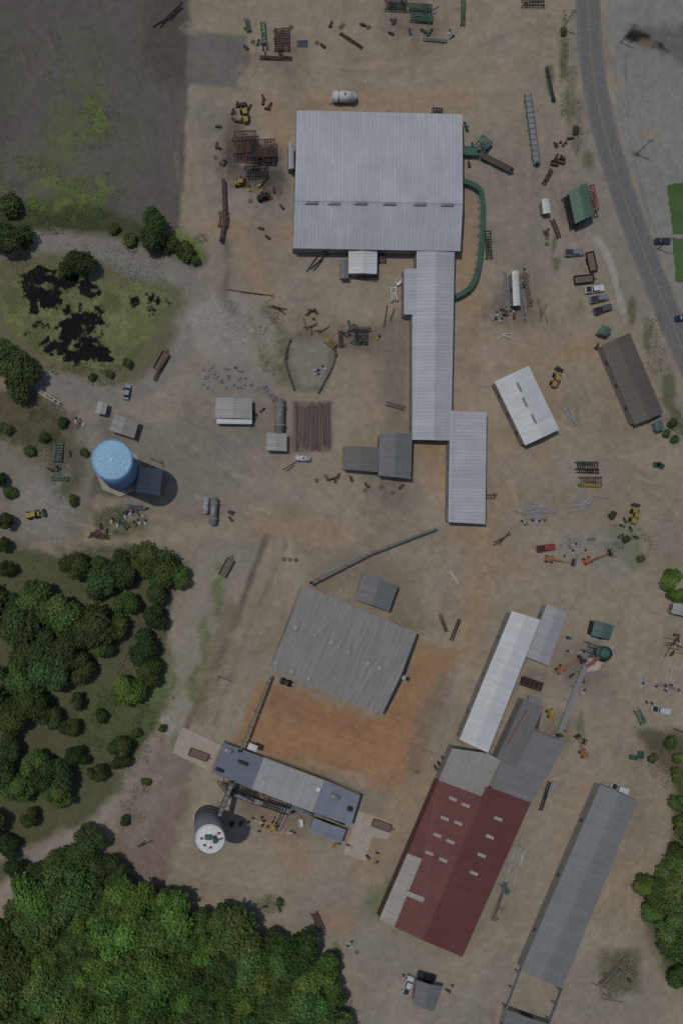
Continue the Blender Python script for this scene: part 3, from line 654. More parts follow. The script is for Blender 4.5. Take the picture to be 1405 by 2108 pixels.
def htank(label,p0,p1,r,mat):
    a=W(*p0,r*2);b_=W(*p1,r*2);e=link('storage_tank',None,loc=(*a,0),label=label,cat='tank');m=MB()
    va=Vector((*a,r+.4));vb=Vector((*b_,r+.4));d=(vb-va).normalized()
    m.tube(va,vb,r,20);m.tube(va-d*r*.35,va,r*.6,20,r);m.tube(vb,vb+d*r*.35,r,20,r*.6);link('tank_shell',m.mesh('tank_shell',mat,(*a,0),smooth=True),parent=e)
    for t in (.2,.8):
        m=MB();c=va.lerp(vb,t);m.beam(c-d*.1,c+d*.1,r*2.08,r*2.08);m.frust(c.x,c.y,0,r*.8,r*1.4,.4,rz=math.atan2(d.y,d.x)+1.57);link('saddle',m.mesh('saddle',CONC,(*a,0)),parent=e)
    m=MB();c=va.lerp(vb,.5);m.tube(c,(c.x,c.y,r*2+.8),.35,12);link('manhole',m.mesh('manhole',STEEL,(*a,0)),parent=e)
htank('long grey horizontal storage tank on saddles',(576,822),(575,888),1.4,WALLG)
htank('white horizontal tank lying in the yard',(688,194),(730,195),1.5,WHITE)
htank('short white tank on the gravel',(610,942),(636,944),.8,WHITE)
htank('grey cylindrical tank near the access road',(441,1026),(438,1078),1.1,STEEL)
htank('grey cylindrical tank beside another',(425,1025),(423,1055),.9,GALV)
# ---------------- conveyors and racks
def conveyor(label,pts,w,h0,h1,fm,bm,name='conveyor',cat='conveyor'):
    n=len(pts);P=[]
    for i,p in enumerate(pts):
        hh=h0+(h1-h0)*i/(n-1);P.append(Vector((*W(p[0],p[1],hh),hh)))
    o=(P[0].x,P[0].y,0);e=link(name,None,loc=o,label=label,cat=cat)
    fr=MB();bt=MB();lg=MB()
    for i in range(n-1):
        a,b_=P[i],P[i+1];d=(b_-a);L=d.length;d.normalize();s_=Vector((-d.y,d.x,0)).normalized()*w/2
        for k in (-1,1): fr.beam(a+s_*k,b_+s_*k,.14,.35)
        bt.beam(a+Vector((0,0,.02)),b_+Vector((0,0,.02)),w*.86,.1)
        nn=max(1,int(L/1.6))
        for j in range(nn):
            c=a.lerp(b_,(j+.5)/nn);fr.beam(c-s_,c+s_,.14,.42)
        nl=max(1,int(L/4))
        for j in range(nl):
            c=a.lerp(b_,(j+.5)/nl)
            for k in (-1,1): lg.beam(c+s_*k,Vector((c.x+s_.x*k*1.1,c.y+s_.y*k*1.1,0)),.12,.12)
    link('frame',fr.mesh('frame',fm,o),parent=e);link('belt',bt.mesh('belt',bm,o),parent=e);link('support_legs',lg.mesh('support_legs',fm,o),parent=e)
    m=MB();m.frust(P[-1].x,P[-1].y,P[-1].z,P[-1].z+.8,1.0,.8,.7,.6);link('drive_motor',m.mesh('drive_motor',DARK,o),parent=e)
conveyor('curved green log conveyor wrapping the sawmill',smooth([(953,372),(978,382),(992,402),(992,470),(985,545),(972,585),(950,604),(934,611)],4),1.2,2.2,2.2,LGREEN,GREEN)
conveyor('green and grey conveyor lying along the yard road',[(1085,192),(1104,338)],1.9,1.0,1.0,GREEN,STEEL)
conveyor('narrow green conveyor section',[(1124,138),(1138,205)],.8,.8,.8,GREEN,DARK)
conveyor('angled rusty and green infeed conveyor',[(988,318),(1052,350)],1.5,1.6,1.6,GREEN,RUST)
conveyor('long rusty chain conveyor running down',[(460,368),(463,450),(455,495)],.9,1.4,1.4,DARK,RUST)
conveyor('short green outfeed conveyor',[(952,310),(985,312)],2.4,2,2,GREEN,LGREEN)
conveyor('long thin green conveyor crossing the yard',[(898,1088),(760,1140),(640,1200)],.4,2.2,3.5,GREEN,STEEL)
conveyor('narrow conveyor between warehouse and kiln',[(558,1392),(494,1546)],.45,2.2,4.8,GREEN,STEEL)
conveyor('grey raised pipe conveyor to cyclone',[(1206,1368),(1180,1430),(1150,1512)],1.1,7,5.5,GALV,STEEL)
conveyor('dark enclosed conveyor from silo to kiln',[(447,1690),(478,1610)],1.3,10,5.2,DARK,STEEL)
conveyor('dark bucket conveyor beside the kiln',[(470,1630),(540,1655),(600,1672)],1.6,3.0,3.0,DARK,STEEL)
def rack(label,p0,p1,w,h,mat,nb=8,name='steel_rack',cat='rack',group=None):
    a=Vector((*W(*p0,h),h));b_=Vector((*W(*p1,h),h));o=(a.x,a.y,0);e=link(name,None,loc=o,label=label,cat=cat,group=group)
    d=(b_-a).normalized();s_=Vector((-d.y,d.x,0))*w/2
    for k in (-1,1):
        m=MB();m.beam(a+s_*k,b_+s_*k,.2,.3);link('side_rail',m.mesh('side_rail',mat,o),parent=e)
    m=MB()
    for j in range(nb):
        c=a.lerp(b_,(j+.5)/nb)+Vector((0,0,.05+random.uniform(0,.25)));m.beam(c-s_*1.05,c+s_*random.uniform(.6,1.1),random.uniform(.14,.35),.2)
    for j in range(int(nb*.4)):
        c=a.lerp(b_,random.random());q=a.lerp(b_,random.random());f=random.uniform(-.8,.8);m.beam(c+s_*f+Vector((0,0,.35)),q+s_*f+Vector((0,0,.35)),.2,.15)
    link('crossbars',m.mesh('crossbars',mat,o),parent=e)
    for p in (a,b_):
        for k in (-1,1):
            m=MB();q=p+s_*k;m.beam((q.x,q.y,0),(q.x,q.y,h),.2,.2);link('leg',m.mesh('leg',mat,o),parent=e)
    return e
RK=[("rusty steel log deck frame",(480,300),(528,296),4.5,2,RUST,14),("rusty steel platform with beams",(528,306),(566,304),5,2.4,RUST,12),("rusty lower infeed deck",(484,322),(560,330),1.6,1.2,RUST,12),
("rusty upper log deck",(483,280),(527,278),2.6,2.6,RUST,11),("dark machine deck with rollers",(540,322),(566,322),3.2,1.8,DARK,8),
("dark steel deck beside sawmill",(505,354),(550,350),3,1.4,DARK,9),("blackened log deck",(520,285),(525,345),1.6,3,DARK,9),("rusty frame with hanging chains",(450,450),(470,452),4,1,RUST,5),
("rusty steel frame stored in the yard",(572,58),(572,102),1.8,1,RUST,9),("rusty steel frame stored in the yard",(588,56),(588,102),1.8,1,RUST,9),
("green steel frame stored in the yard",(507,38),(513,64),1,.8,GREEN,5),("green and yellow machine frame",(540,44),(545,100),1.2,.9,GREEN,8),("small blue machine base",(612,88),(632,88),1.2,.8,BLUE,4),
("dark steel roller deck",(793,8),(836,10),3,1,DARK,10),("green steel roller deck",(840,14),(888,16),2.0,1,GREEN,14),("green steel roller deck",(845,34),(890,38),2.0,1,GREEN,14),("long green steel channel",(953,0),(952,50),1,.8,GREEN,9),
("dark steel frame at the yard edge",(1075,5),(1120,5),1.6,1,DARK,8),("thin rusty frame",(700,68),(745,98),.6,.5,RUST,8),("light steel rail frame",(872,80),(920,84),.7,.5,STEEL,10),("rusty low frame",(535,118),(600,120),.8,.5,RUST,12),
("rusty steel bunk near the cabin",(1118,378),(1135,348),.9,.8,RUST,6),("rusty log bunks",(1136,452),(1150,488),1.0,.8,RUST,7),("grey pallet racking frame",(1003,474),(1006,530),1.5,1.2,DARK,10),
("dark yellow pallet racks",(1185,958),(1230,958),2,1,DARK,9),("dark yellow pallet racks",(1192,990),(1238,990),2.2,1,RUST,9),("dark pallet rack",(1188,968),(1232,970),1.0,1,DARK,9),("dark pallet rack with yellow ends",(1192,998),(1236,999),.7,1,YELL,7),("pale aluminium ladder frame",(1166,842),(1182,876),1.2,.6,GALV,9),
("rusty frame stored near warehouse",(905,1265),(918,1300),.7,.6,RUST,7),("rusty frame stored near warehouse",(945,1275),(928,1318),.7,.6,DARK,7),("dark square steel hopper frame",(725,690),(755,692),3.6,2,DARK,7),
("yellow and grey access platform",(672,697),(690,712),1.8,1.6,YELL,6),("steel stair platform",(808,590),(812,618),1.5,1.4,WHITE,5),("dark opening framed by steel beams",(1075,1400),(1113,1413),2.2,1,RUST,4),
("dark steel hoist deck",(486,1622),(526,1642),2.6,4,DARK,9),("dark blue fan deck",(540,1650),(590,1668),2.6,3.5,DARK,9),("grey steel fan deck",(455,1610),(480,1640),2,4,DARK,8),("steel catwalk beside the kiln",(600,1660),(640,1680),1,3,STEEL,9),
("rusty grid box on ground",(646,1880),(662,1916),1.8,.8,RUST,14),("teal steel bin frame",(1033,1820),(1045,1840),1.2,.8,TEAL,6),("brown wood crib",(1040,1818),(1015,1888),.6,.6,WOOD,10),
("steel frame beside long shed",(1130,1610),(1112,1668),.8,.8,DARK,12),("white pipe rack",(1140,1610),(1125,1640),.9,.8,GALV,8),("green frame in tall weeds",(1310,1462),(1324,1490),1.6,1,GREEN,7),
("grey dismantled frame",(1325,1390),(1327,1430),.6,.4,GALV,6),("rusty crossarm pile",(1236,2030),(1290,1975),2.0,.4,WOOD,12),("wooden fence panel on the ground",(1260,1975),(1310,2010),1.4,.3,WOOD,9),
("steel bundle beside the pond",(80,805),(125,832),.9,.6,STEEL,5),("green machine frame in scrub",(120,912),(118,950),2.2,1,TEAL,7),("green machine frame in scrub",(105,985),(140,985),1,.8,GREEN,6),
("green trailer frame near water tank",(240,1060),(262,1088),1.4,.8,GREEN,8),("blue and rusty frame near water tank",(262,1042),(292,1046),1.1,.7,BLUE,7),("rusty scrap bunks",(185,1100),(225,1106),1.2,.6,RUST,9),
("grey trellis of stacked pipes",(540,790),(566,822),2.0,.7,STEEL,9),("rusty rail frame by pond",(318,782),(342,735),.8,.8,RUST,8),("long low rusty frame",(795,830),(832,840),1,.7,WOOD,7),
("steel frame beside red cyclone",(1205,1330),(1255,1350),2.5,2.5,TEAL,8),("low dark drain frame",(736,568),(776,572),1.2,1,DARK,6),("rusty frame beside shed",(786,516),(787,540),1.6,.8,RUST,6),
("white and green platform",(988,284),(1008,300),2.2,2,TEAL,6),("dark roof hatch frame",(890,226),(910,228),1.2,1,DARK,4),("red and grey conveyor stand",(1218,380),(1228,432),.9,4,REDM,8),
("dark steel deck under shelter",(1166,405),(1182,466),1.8,2,DARK,10),("trailer bed with steel load",(1040,560),(1042,640),.6,1,STEEL,10),("small rail trolley",(1080,560),(1090,630),1.0,.7,WOOD,10),("low steel rail frame",(1068,575),(1080,660),.8,.6,STEEL,10),("long steel roller frame",(975,1020),(1018,1022),1,.8,WOOD,7),
("low steel track frame",(700,680),(702,715),1,.6,RUST,7),("steel walkway around hopper",(720,676),(762,676),.8,1.2,WOOD,8)]
for (lb,a,b_,w,h,mt,nb) in RK: rack(lb,a,b_,w,h,mt,nb)
for k in range(9):
    x0=609+k*8.2;m=MB();p=W(x0,838+random.uniform(-9,9),.8);q=W(x0+random.uniform(-2,2),922+random.uniform(-9,9),.8)
    for L in range(3):
        for j in range(4):
            dx=(j-1.5)*.22+random.uniform(-.07,.07);m.beam((p[0]+dx,p[1]+random.uniform(-.9,.9),.12+L*.2),(q[0]+dx+random.uniform(-.1,.1),q[1]+random.uniform(-.9,.9),.12+L*.2),.17,.14)
    link('lumber_stack',m.mesh('lumber_stack',REDW,(*p,0)),loc=(*p,0),label='stack of pinkish brown sawn boards in the yard',cat='lumber',group='pinkish lumber stacks')
def pipes(cx,cy,n,L,ang,spr,mat,nm,lb,r=.11,da=12,grp=None,box=False):
    for i in range(n):
        x,y=W(cx+random.gauss(0,spr),cy+random.gauss(0,spr*.55));l=L*random.uniform(.5,1.15);a=math.radians(ang+random.gauss(0,da));z=r+.02+random.random()*.35
        m=MB()
        v0=(-l/2*math.cos(a),-l/2*math.sin(a),0);v1=(l/2*math.cos(a),l/2*math.sin(a),0)
        if box: m.beam(v0,v1,r*2,r*2)
        else: m.tube(v0,v1,r,8)
        link(nm,m.mesh(nm,mat),loc=(x,y,z),label=lb,cat='pipe' if not box else 'beam',group=grp or nm.replace('_',' ')+' scatter')
PB='loose galvanised pipe lying on the ground';BB='loose rusty steel beam on the dirt';WB='loose weathered timber on the ground'
pipes(1105,1050,26,6,-12,16,GALV,'steel_pipe',PB);pipes(1195,1035,26,6,15,18,GALV,'steel_pipe',PB,da=25);pipes(1190,1115,18,5,-10,12,GALV,'steel_pipe',PB,da=30)
pipes(1065,1760,10,5,65,9,GALV,'steel_pipe',PB);pipes(1055,1800,4,5,70,5,GALV,'steel_pipe',PB)
pipes(905,1215,3,6,-50,8,GALV,'steel_pipe',PB,da=4);pipes(935,1185,2,5,-60,5,WHITE,'steel_pipe',PB)
pipes(1045,692,3,5,3,6,WHITE,'steel_pipe',PB);pipes(355,35,6,9,42,7,DARK,'steel_beam',BB,box=True)
pipes(515,603,2,12,-8,2,RUST,'steel_beam',BB,box=True,da=2);pipes(570,636,4,6,-28,6,DARK,'steel_beam',BB,box=True)
pipes(650,545,3,6,40,6,DARK,'steel_beam',BB,box=True);pipes(640,670,6,4,60,10,RUST,'steel_beam',BB,box=True,da=40)
pipes(1035,1110,3,6,35,8,DARK,'steel_beam',BB,box=True);pipes(1115,640,5,5,80,10,WOOD,'timber_beam',WB,box=True,da=20)
pipes(1380,1380,8,4,80,10,GALV,'steel_pipe',PB,da=30);pipes(1385,1330,7,4,20,14,RUST,'steel_beam',BB,box=True,da=40)
pipes(710,2080,8,4,70,10,WOOD,'timber_beam',WB,box=True,da=30);pipes(1250,2040,8,6,-35,14,WOOD,'timber_beam',WB,box=True,da=20)
pipes(265,1370,12,4,20,14,WOOD,'timber_beam',WB,box=True,da=50);pipes(300,1735,3,5,40,5,DARK,'steel_beam',BB,box=True)
pipes(840,1290,5,9,-28,10,WOOD,'steel_beam',BB,box=True,da=4);pipes(690,215,3,3,10,5,STEEL,'steel_pipe',PB)
pipes(800,650,2,6,80,3,DARK,'steel_beam',BB,box=True);pipes(600,960,2,6,20,6,RUST,'steel_beam',BB,box=True)
pipes(1375,1415,5,5,-20,7,STEEL,'steel_pipe',PB,da=10);pipes(880,30,6,4,0,14,STEEL,'steel_pipe',PB,da=20)
# clutter
def p_pallet():
    m=MB()
    for j in range(7): m.box(0,-.5+j*.167,.16,1.2,.11,.03)
    for k in (-.5,0,.5): m.box(k,0,.07,.1,1.1,.12)
    return [('pallet_boards',m,WOOD,False)]
def p_bin(mt):
    def f():
        m=MB()
        for s_ in (-1,1): m.frust(0,s_*.6,0,.9,1.9,.1,2.1,.12);m.frust(s_*1.0,0,0,.9,.1,1.2,.12,1.3)
        m.box(0,0,.1,1.9,1.1,.1);r=MB();r.box(0,.66,.92,2.2,.1,.12);r.box(0,-.66,.92,2.2,.1,.12);r.box(1.05,0,.92,.1,1.3,.12);r.box(-1.05,0,.92,.1,1.3,.12)
        return [('bin_body',m,mt,False),('rim',r,mt,False)]
    return f
def p_motor(mt):
    def f():
        a=MB();a.frust(0,0,.1,.7,1.0,.7,.85,.55,ch=.12);a.box(0,0,.05,1.3,.85,.1)
        b=MB();b.tube((.4,0,.42),(1.2,0,.42),.27,14);b.tube((1.2,0,.42),(1.35,0,.42),.16,10)
        return [('gearbox',a,mt,False),('motor',b,DARK,False)]
    return f
def p_block():
    m=MB();m.frust(0,0,0,.5,1.0,.6,.95,.55,ch=.08);h=MB();h.tube((-.2,0,.52),(.2,0,.52),.04,6);return [('block_body',m,CONC,False),('lifting_loop',h,DARK,False)]
def p_drum(mt):
    def f():
        m=MB();m.tube((0,0,0),(0,0,.88),.3,16);r=MB()
        for z in (.3,.6,.87): r.tube((0,0,z-.02),(0,0,z+.02),.315,16)
        return [('drum_body',m,mt,True),('drum_ribs',r,mt,False)]
    return f
KINDS={'pallet':('wooden_pallet','w',p_pallet,'weathered wooden pallet on the ground','pallet'),
'bing':('scrap_bin','bg',p_bin(GREEN),'open green steel scrap bin','bin'),'binr':('scrap_bin','br',p_bin(RUST),'open rusty steel scrap bin','bin'),'binw':('scrap_bin','bw',p_bin(WHITE),'open pale steel bin outdoors','bin'),
'mg':('machine_part','mg',p_motor(GREEN),'green gearbox with motor on dirt','machine part'),'my':('machine_part','my',p_motor(YELL),'yellow gearbox with motor on dirt','machine part'),'mr':('machine_part','mr',p_motor(RUST),'rusty gearbox with motor on dirt','machine part'),
'mw':('machine_part','mw',p_motor(GALV),'pale gearbox with motor on dirt','machine part'),'mb':('machine_part','mb',p_motor(BLUE),'blue gearbox with motor on dirt','machine part'),
'block':('concrete_block','cb',p_block,'loose pale concrete block','concrete block'),'drumb':('oil_drum','db',p_drum(BLUE),'blue steel drum standing outdoors','drum'),'drumr':('oil_drum','dr',p_drum(RUST),'rusty steel drum standing outdoors','drum')}
def clutter(cx,cy,sx,sy,n,kinds):
    for i in range(n):
        k=random.choice(kinds);nm,key,fn,lb,ct=KINDS[k]
        inst(nm,key,fn,cx+random.uniform(-sx,sx),cy+random.uniform(-sy,sy),random.uniform(0,180),lb,ct,group=nm.replace('_',' ')+'s around the yard')
for a in [(475,778,60,22,30,['block']),(430,775,15,20,6,['block']),(555,90,50,35,12,['mg','mr','pallet','my']),(700,75,60,25,7,['mr','pallet']),(850,60,60,15,8,['mg','mr','mb']),(900,80,30,10,5,['mw','pallet']),
(500,235,25,20,6,['my','mr','pallet']),(545,215,10,15,4,['mr']),(455,300,20,40,7,['mr','drumr','pallet']),(520,390,50,25,10,['mr','my','pallet']),(560,440,30,60,8,['mr','pallet','mb']),(990,320,30,30,8,['mg','mr','mb']),
(960,270,8,12,2,['mw','mg']),(1150,290,20,20,6,['mr','drumr','pallet']),(1145,330,14,10,4,['mr','binr']),(1130,490,12,14,5,['mr','pallet']),(1080,590,14,40,9,['pallet','mr','mw']),(1030,650,30,14,9,['mr','mw','pallet']),
(680,520,15,8,3,['mb','mr']),(640,660,12,20,5,['mr','drumr']),(740,690,40,22,11,['mr','mg','pallet','my']),(825,595,8,16,2,['binw']),(660,765,16,14,4,['mw']),(530,855,8,12,3,['mb']),(690,985,40,10,6,['mr','pallet']),(790,1008,50,8,6,['mr','pallet']),
(1010,1010,10,10,3,['my','pallet']),(1230,715,4,6,2,['mr']),(125,960,22,35,10,['mg','mr','pallet']),(265,1065,35,20,12,['mg','mr','mw','mb']),(205,1095,22,10,6,['mr','mg']),(265,810,10,8,2,['mw']),(170,870,14,10,4,['mw','pallet']),
(1100,1080,30,10,6,['mw','pallet']),(1190,1130,50,24,11,['mw','mg','pallet','block']),(1200,1340,40,30,12,['mg','mw','mb','mr']),(1190,1400,20,40,8,['mr','mw']),(1330,1430,14,24,4,['mw']),(1390,1320,12,30,5,['mr','mw']),(1380,1420,20,10,5,['mw']),
(1020,1880,12,12,3,['pallet']),(770,1765,14,14,4,['mr','my']),(540,1700,16,14,5,['my','mw']),(500,1690,30,10,5,['mr','mw']),(590,1700,20,14,5,['mw','drumb']),(690,1735,30,8,5,['my','mw']),(905,1575,10,14,4,['mr']),
(560,1860,20,14,4,['mr','block']),(730,1950,14,12,3,['mw','pallet']),(925,2035,8,22,4,['drumr','mr']),(835,2000,10,8,2,['drumb']),(1310,1555,10,8,2,['bing']),(1270,2010,30,20,6,['mr','pallet']),(1145,740,4,30,2,['pallet']),
(1290,1090,20,30,5,['mg','block']),(1350,960,5,4,2,['bing']),(480,1060,10,14,3,['mr']),(600,1150,20,14,3,['pallet']),(1130,1320,10,14,3,['mw']),(855,1590,6,20,2,['pallet']),(615,1690,10,6,1,['binw'])]:
    clutter(*a)
def rubble(label,cx,cy,rx,ry,n,mat,hgt=1.0,smin=.25,smax=1.0):
    m=MB();x0,y0=W(cx,cy)
    for i in range(n):
        a=random.uniform(0,2*math.pi);q=random.random()**.75*(1+random.uniform(-.1,.15));x=x0+rx*S*q*math.cos(a);y=y0+ry*S*q*math.sin(a);s_=random.uniform(smin,smax)*random.random()+.1
        z=max(0,hgt*(1-q))*random.random();r=random.uniform(0,3)
        m.frust(x,y,z-.1,z+s_*.25,s_,s_*random.uniform(.5,1),s_*.7,s_*.5,rz=r,dx=random.uniform(-.1,.1))
    link('rubble',m.mesh('rubble',mat,(x0,y0,0)),loc=(x0,y0,0),label=label,cat='rubble',kind='stuff')
rubble('low pile of broken pale concrete rubble',485,668,76,60,1800,STONE,.15,.1,.6)
rubble('pale stone rubble in scrub',95,1045,50,55,700,STONE,.15,.1,.6)
rubble('scattered grey riprap stone beside pond',295,560,55,14,320,STONE,.1,.1,.4)
rubble('scattered stones near the cul-de-sac',480,730,80,70,260,STONE,.05,.1,.35)
rubble('loose scrap and stones by the workshop',1190,1140,70,45,260,CONC,.05,.1,.4)
rubble('small stones near silver pipes',1150,1050,80,40,200,CONC,.05,.1,.4)
for pts in (smooth([(598,697),(588,740),(606,802)],4),smooth([(655,808),(688,745),(690,708)],4)):
    m=MB();P=[W(*p,1.0) for p in pts]
    for a,b_ in zip(P,P[1:]):
        hh=random.uniform(.6,1.2);m.beam((*a,hh/2),(*lerp(a,b_,random.uniform(.8,1)),hh/2),random.uniform(.25,.5),hh)
    link('retaining_wall',m.mesh('retaining_wall',paint('stained_concrete',(.11,.10,.09),.9,.4),(*P[0],0)),loc=(*P[0],0),label='curved dark stained concrete retaining wall',cat='wall')
def p_pole():
    a=MB();a.tube((0,0,0),(0,0,9),.15,10,.1);b=MB();b.beam((0,-1.2,8.4),(0,1.2,8.4),.12,.14);b.beam((0,-.9,7.5),(0,.9,7.5),.1,.12)
    c=MB()
    for y in (-1.1,-.4,.4,1.1): c.tube((0,y,8.46),(0,y,8.7),.07,8)
    return [('pole_shaft',a,WOOD,True),('crossarm',b,WOOD,False),('insulators',c,WHITE,False)]
for (x,y,a) in [(1276,88,80),(1308,318,75),(312,945,20),(450,1392,60),(1385,1500,30),(1156,60,80),(1352,512,75)]:
    inst('utility_pole','pole',p_pole,x,y,a,'weathered wooden utility pole with crossarms','utility pole',group='wooden utility poles')
# ---------------- vehicles
def wheels(L,w,r=.38,wd=.25,xf=.31,xr=.31):
    out=[]
    for x in (L*xf,-L*xr):
        for s_ in (-1,1):
            m=MB();m.tube((x,s_*(w/2-wd),r),(x,s_*(w/2+.01),r),r,16);out.append(('wheel',m,TYRE,False))
    return out
def p_pickup(mt):
    def f():
        b=MB();b.frust(0,0,.38,.95,5.6,1.95,5.5,1.9,ch=.25);b.frust(1.95,0,.95,1.12,1.55,1.8,1.35,1.6,ch=.2)
        b.frust(.25,0,1.62,1.76,1.75,1.5,1.55,1.35,ch=.15)
        for s_ in (-1,1): b.box(-1.85,s_*.88,1.15,1.8,.12,.42)
        b.box(-2.7,0,1.15,.12,1.8,.42);b.box(-.92,0,1.15,.1,1.8,.42)
        g=MB();g.frust(.3,0,.95,1.63,2.35,1.72,1.7,1.46,ch=.1,dx=-.05)
        d=MB();d.box(-1.83,0,.975,1.7,1.6,.05)
        h=[]
        for s_ in (-1,1):
            m=MB();m.box(2.74,s_*.72,.82,.1,.35,.16);h.append(('headlight',m,WHITE,False))
            m=MB();m.frust(2.82*s_,0,.42,.62,.18,1.9);h.append(('bumper',m,STEEL,False))
        return [('body',b,mt,False),('cab_glass',g,GLASS,False),('truck_bed',d,DARK,False)]+h+wheels(5.6,1.95)
    return f
def p_sedan(mt):
    def f():
        b=MB();b.frust(0,0,.3,.72,4.7,1.82,4.6,1.8,ch=.35);b.frust(0,0,.72,.92,4.6,1.78,4.3,1.6,ch=.4);b.frust(-.25,0,1.36,1.44,1.7,1.32,1.4,1.15,ch=.2)
        g=MB();g.frust(-.2,0,.9,1.37,2.9,1.6,1.75,1.34,ch=.15,dx=-.08)
        h=[]
        for s_ in (-1,1):
            m=MB();m.box(2.26,s_*.66,.68,.12,.32,.14);h.append(('headlight',m,WHITE,False))
        return [('body',b,mt,False),('window_glass',g,GLASS,False)]+h+wheels(4.7,1.82,.33,.22)
    return f
CW=paint('car_white',(.65,.65,.65),.25,.05);CS=paint('car_silver',(.3,.31,.33),.25,.05,.4);CK=paint('car_black',(.02,.022,.028),.2,.03);CB=paint('car_blue',(.03,.05,.10),.25,.03);CR=paint('car_red',(.28,.06,.06),.35,.15);CG=paint('car_grey',(.12,.12,.13),.25,.05)
for (x,y,a,m,k,lb) in [(1220,597,8,CW,'p','white pickup truck parked beside other trucks'),(1230,616,12,CS,'p','silver pickup truck parked in the row'),(1237,638,18,CG,'p','dark grey pickup truck parked at row end'),
 (1178,522,4,CS,'p','silver pickup truck parked alone'),(1360,498,2,CB,'s','dark blue car parked near the lawn'),(1402,656,5,CB,'s','dark blue car on the road edge'),(1272,1622,-22,CW,'p','white pickup truck at the end of the long shed'),
 (1356,1461,-12,CW,'p','white pickup truck parked on gravel'),(838,2026,70,CW,'p','white pickup truck beside small hut'),(876,2007,-15,CK,'p','black pickup truck beside small hut'),(1120,1128,8,CR,'p','red pickup truck near pipe piles'),
 (262,808,80,CS,'s','silver car parked on gravel')]:
    inst('pickup_truck' if k=='p' else 'car',k+m.name,(p_pickup if k=='p' else p_sedan)(m),x,y,a,lb,'truck' if k=='p' else 'car')
def p_trailer(mt):
    def f():
        b=MB();b.box(0,0,.75,5.6,2.2,.14);s=MB()
        for k in (-1,1): s.box(0,k*1.1,1.15,5.6,.1,.7)
        s.box(2.8,0,1.15,.1,2.2,.7);s.box(-2.8,0,1.15,.1,2.2,.7)
        t=MB();t.beam((2.8,.5,.6),(4.1,0,.6),.12,.12);t.beam((2.8,-.5,.6),(4.1,0,.6),.12,.12)
        return [('deck',b,WOOD,False),('side_boards',s,mt,False),('drawbar',t,DARK,False)]+wheels(5.6,2.3,.4,.25,.0,.18)
    return f
inst('dump_trailer','tr',p_trailer(DARK),1197,577,6,'dark open dump trailer parked by trucks','trailer')
inst('dump_trailer','tr',p_trailer(DARK),1213,541,-78,'narrow dark open trailer','trailer')
inst('dump_trailer','tr2',p_trailer(RUST),332,745,60,'rusty red open trailer beside pond','trailer')
inst('dump_trailer','tr3',p_trailer(GREEN),465,1168,62,'green flatbed trailer on dirt track','trailer')
def p_lift(mt,bl=5.6):
    def f():
        c=MB();c.frust(0,0,.5,1.0,2.6,1.6,2.4,1.4,ch=.2)
        t=MB();t.frust(-.4,0,1.05,1.8,1.9,1.3,1.6,1.1,ch=.2);t.tube((0,0,.9),(0,0,1.15),.6,16)
        b=MB();b.beam((-1.0,0,2.0),(bl*.55,0,2.6),.34,.34);b.beam((bl*.5,0,2.55),(bl,0,2.9),.22,.22)
        k=MB();x=bl+.5
        for z in (2.6,3.2,3.7):
            for s_ in (-1,1): k.beam((x-.4,s_*.8,z),(x+.4,s_*.8,z),.07,.07);k.beam((x+s_*.4,-.8,z),(x+s_*.4,.8,z),.07,.07)
        for s_ in (-1,1):
            for q in (-1,1): k.beam((x+s_*.4,q*.8,2.6),(x+s_*.4,q*.8,3.7),.07,.07)
        k.box(x,0,2.58,.8,1.6,.06)
        return [('chassis',c,mt,False),('turret',t,mt,False),('boom',b,mt,False),('basket',k,DARK,False)]+wheels(2.6,2.0,.42,.3)
    return f
for (x,y,a,m,lb) in [(1128,1151,-8,ORNG,'orange boom lift with boom lowered'),(1206,1154,24,ORNG,'orange boom lift with boom extended'),(1198,1550,118,ORNG,'orange boom lift beside mill annex'),(1130,1468,-75,YELL,'yellow boom lift with raised boom'),(1150,1378,38,ORNG,'red-orange boom lift near cyclone'),(1152,1508,-20,YELL,'yellow boom lift next to annex wall')]:
    inst('boom_lift','lift'+m.name,p_lift(m),x,y,a,lb,'boom lift')
def p_forklift(mt):
    def f():
        b=MB();b.frust(-.3,0,.4,1.2,3.0,1.6,2.8,1.4,ch=.25);b.frust(-1.4,0,1.2,1.6,.9,1.4,.7,1.2,ch=.2)
        r=MB();r.frust(-.1,0,2.3,2.4,1.5,1.3,1.4,1.2)
        for x in (-.8,.6):
            for s_ in (-1,1): r.beam((x,s_*.6,1.2),(x,s_*.6,2.3),.09,.09)
        m=MB()
        for s_ in (-1,1): m.beam((1.5,s_*.5,.1),(1.4,s_*.5,3.0),.15,.15);m.beam((1.5,s_*.45,.12),(2.9,s_*.45,.12),.14,.06)
        m.beam((1.45,-.9,.7),(1.45,.9,.7),.1,.4)
        s=MB();s.box(-.2,0,1.4,.6,.6,.5)
        return [('body',b,mt,False),('cab_roof',r,mt,False),('mast_and_forks',m,DARK,False),('seat',s,DARK,False)]+wheels(3.2,2.0,.5,.35)
    return f
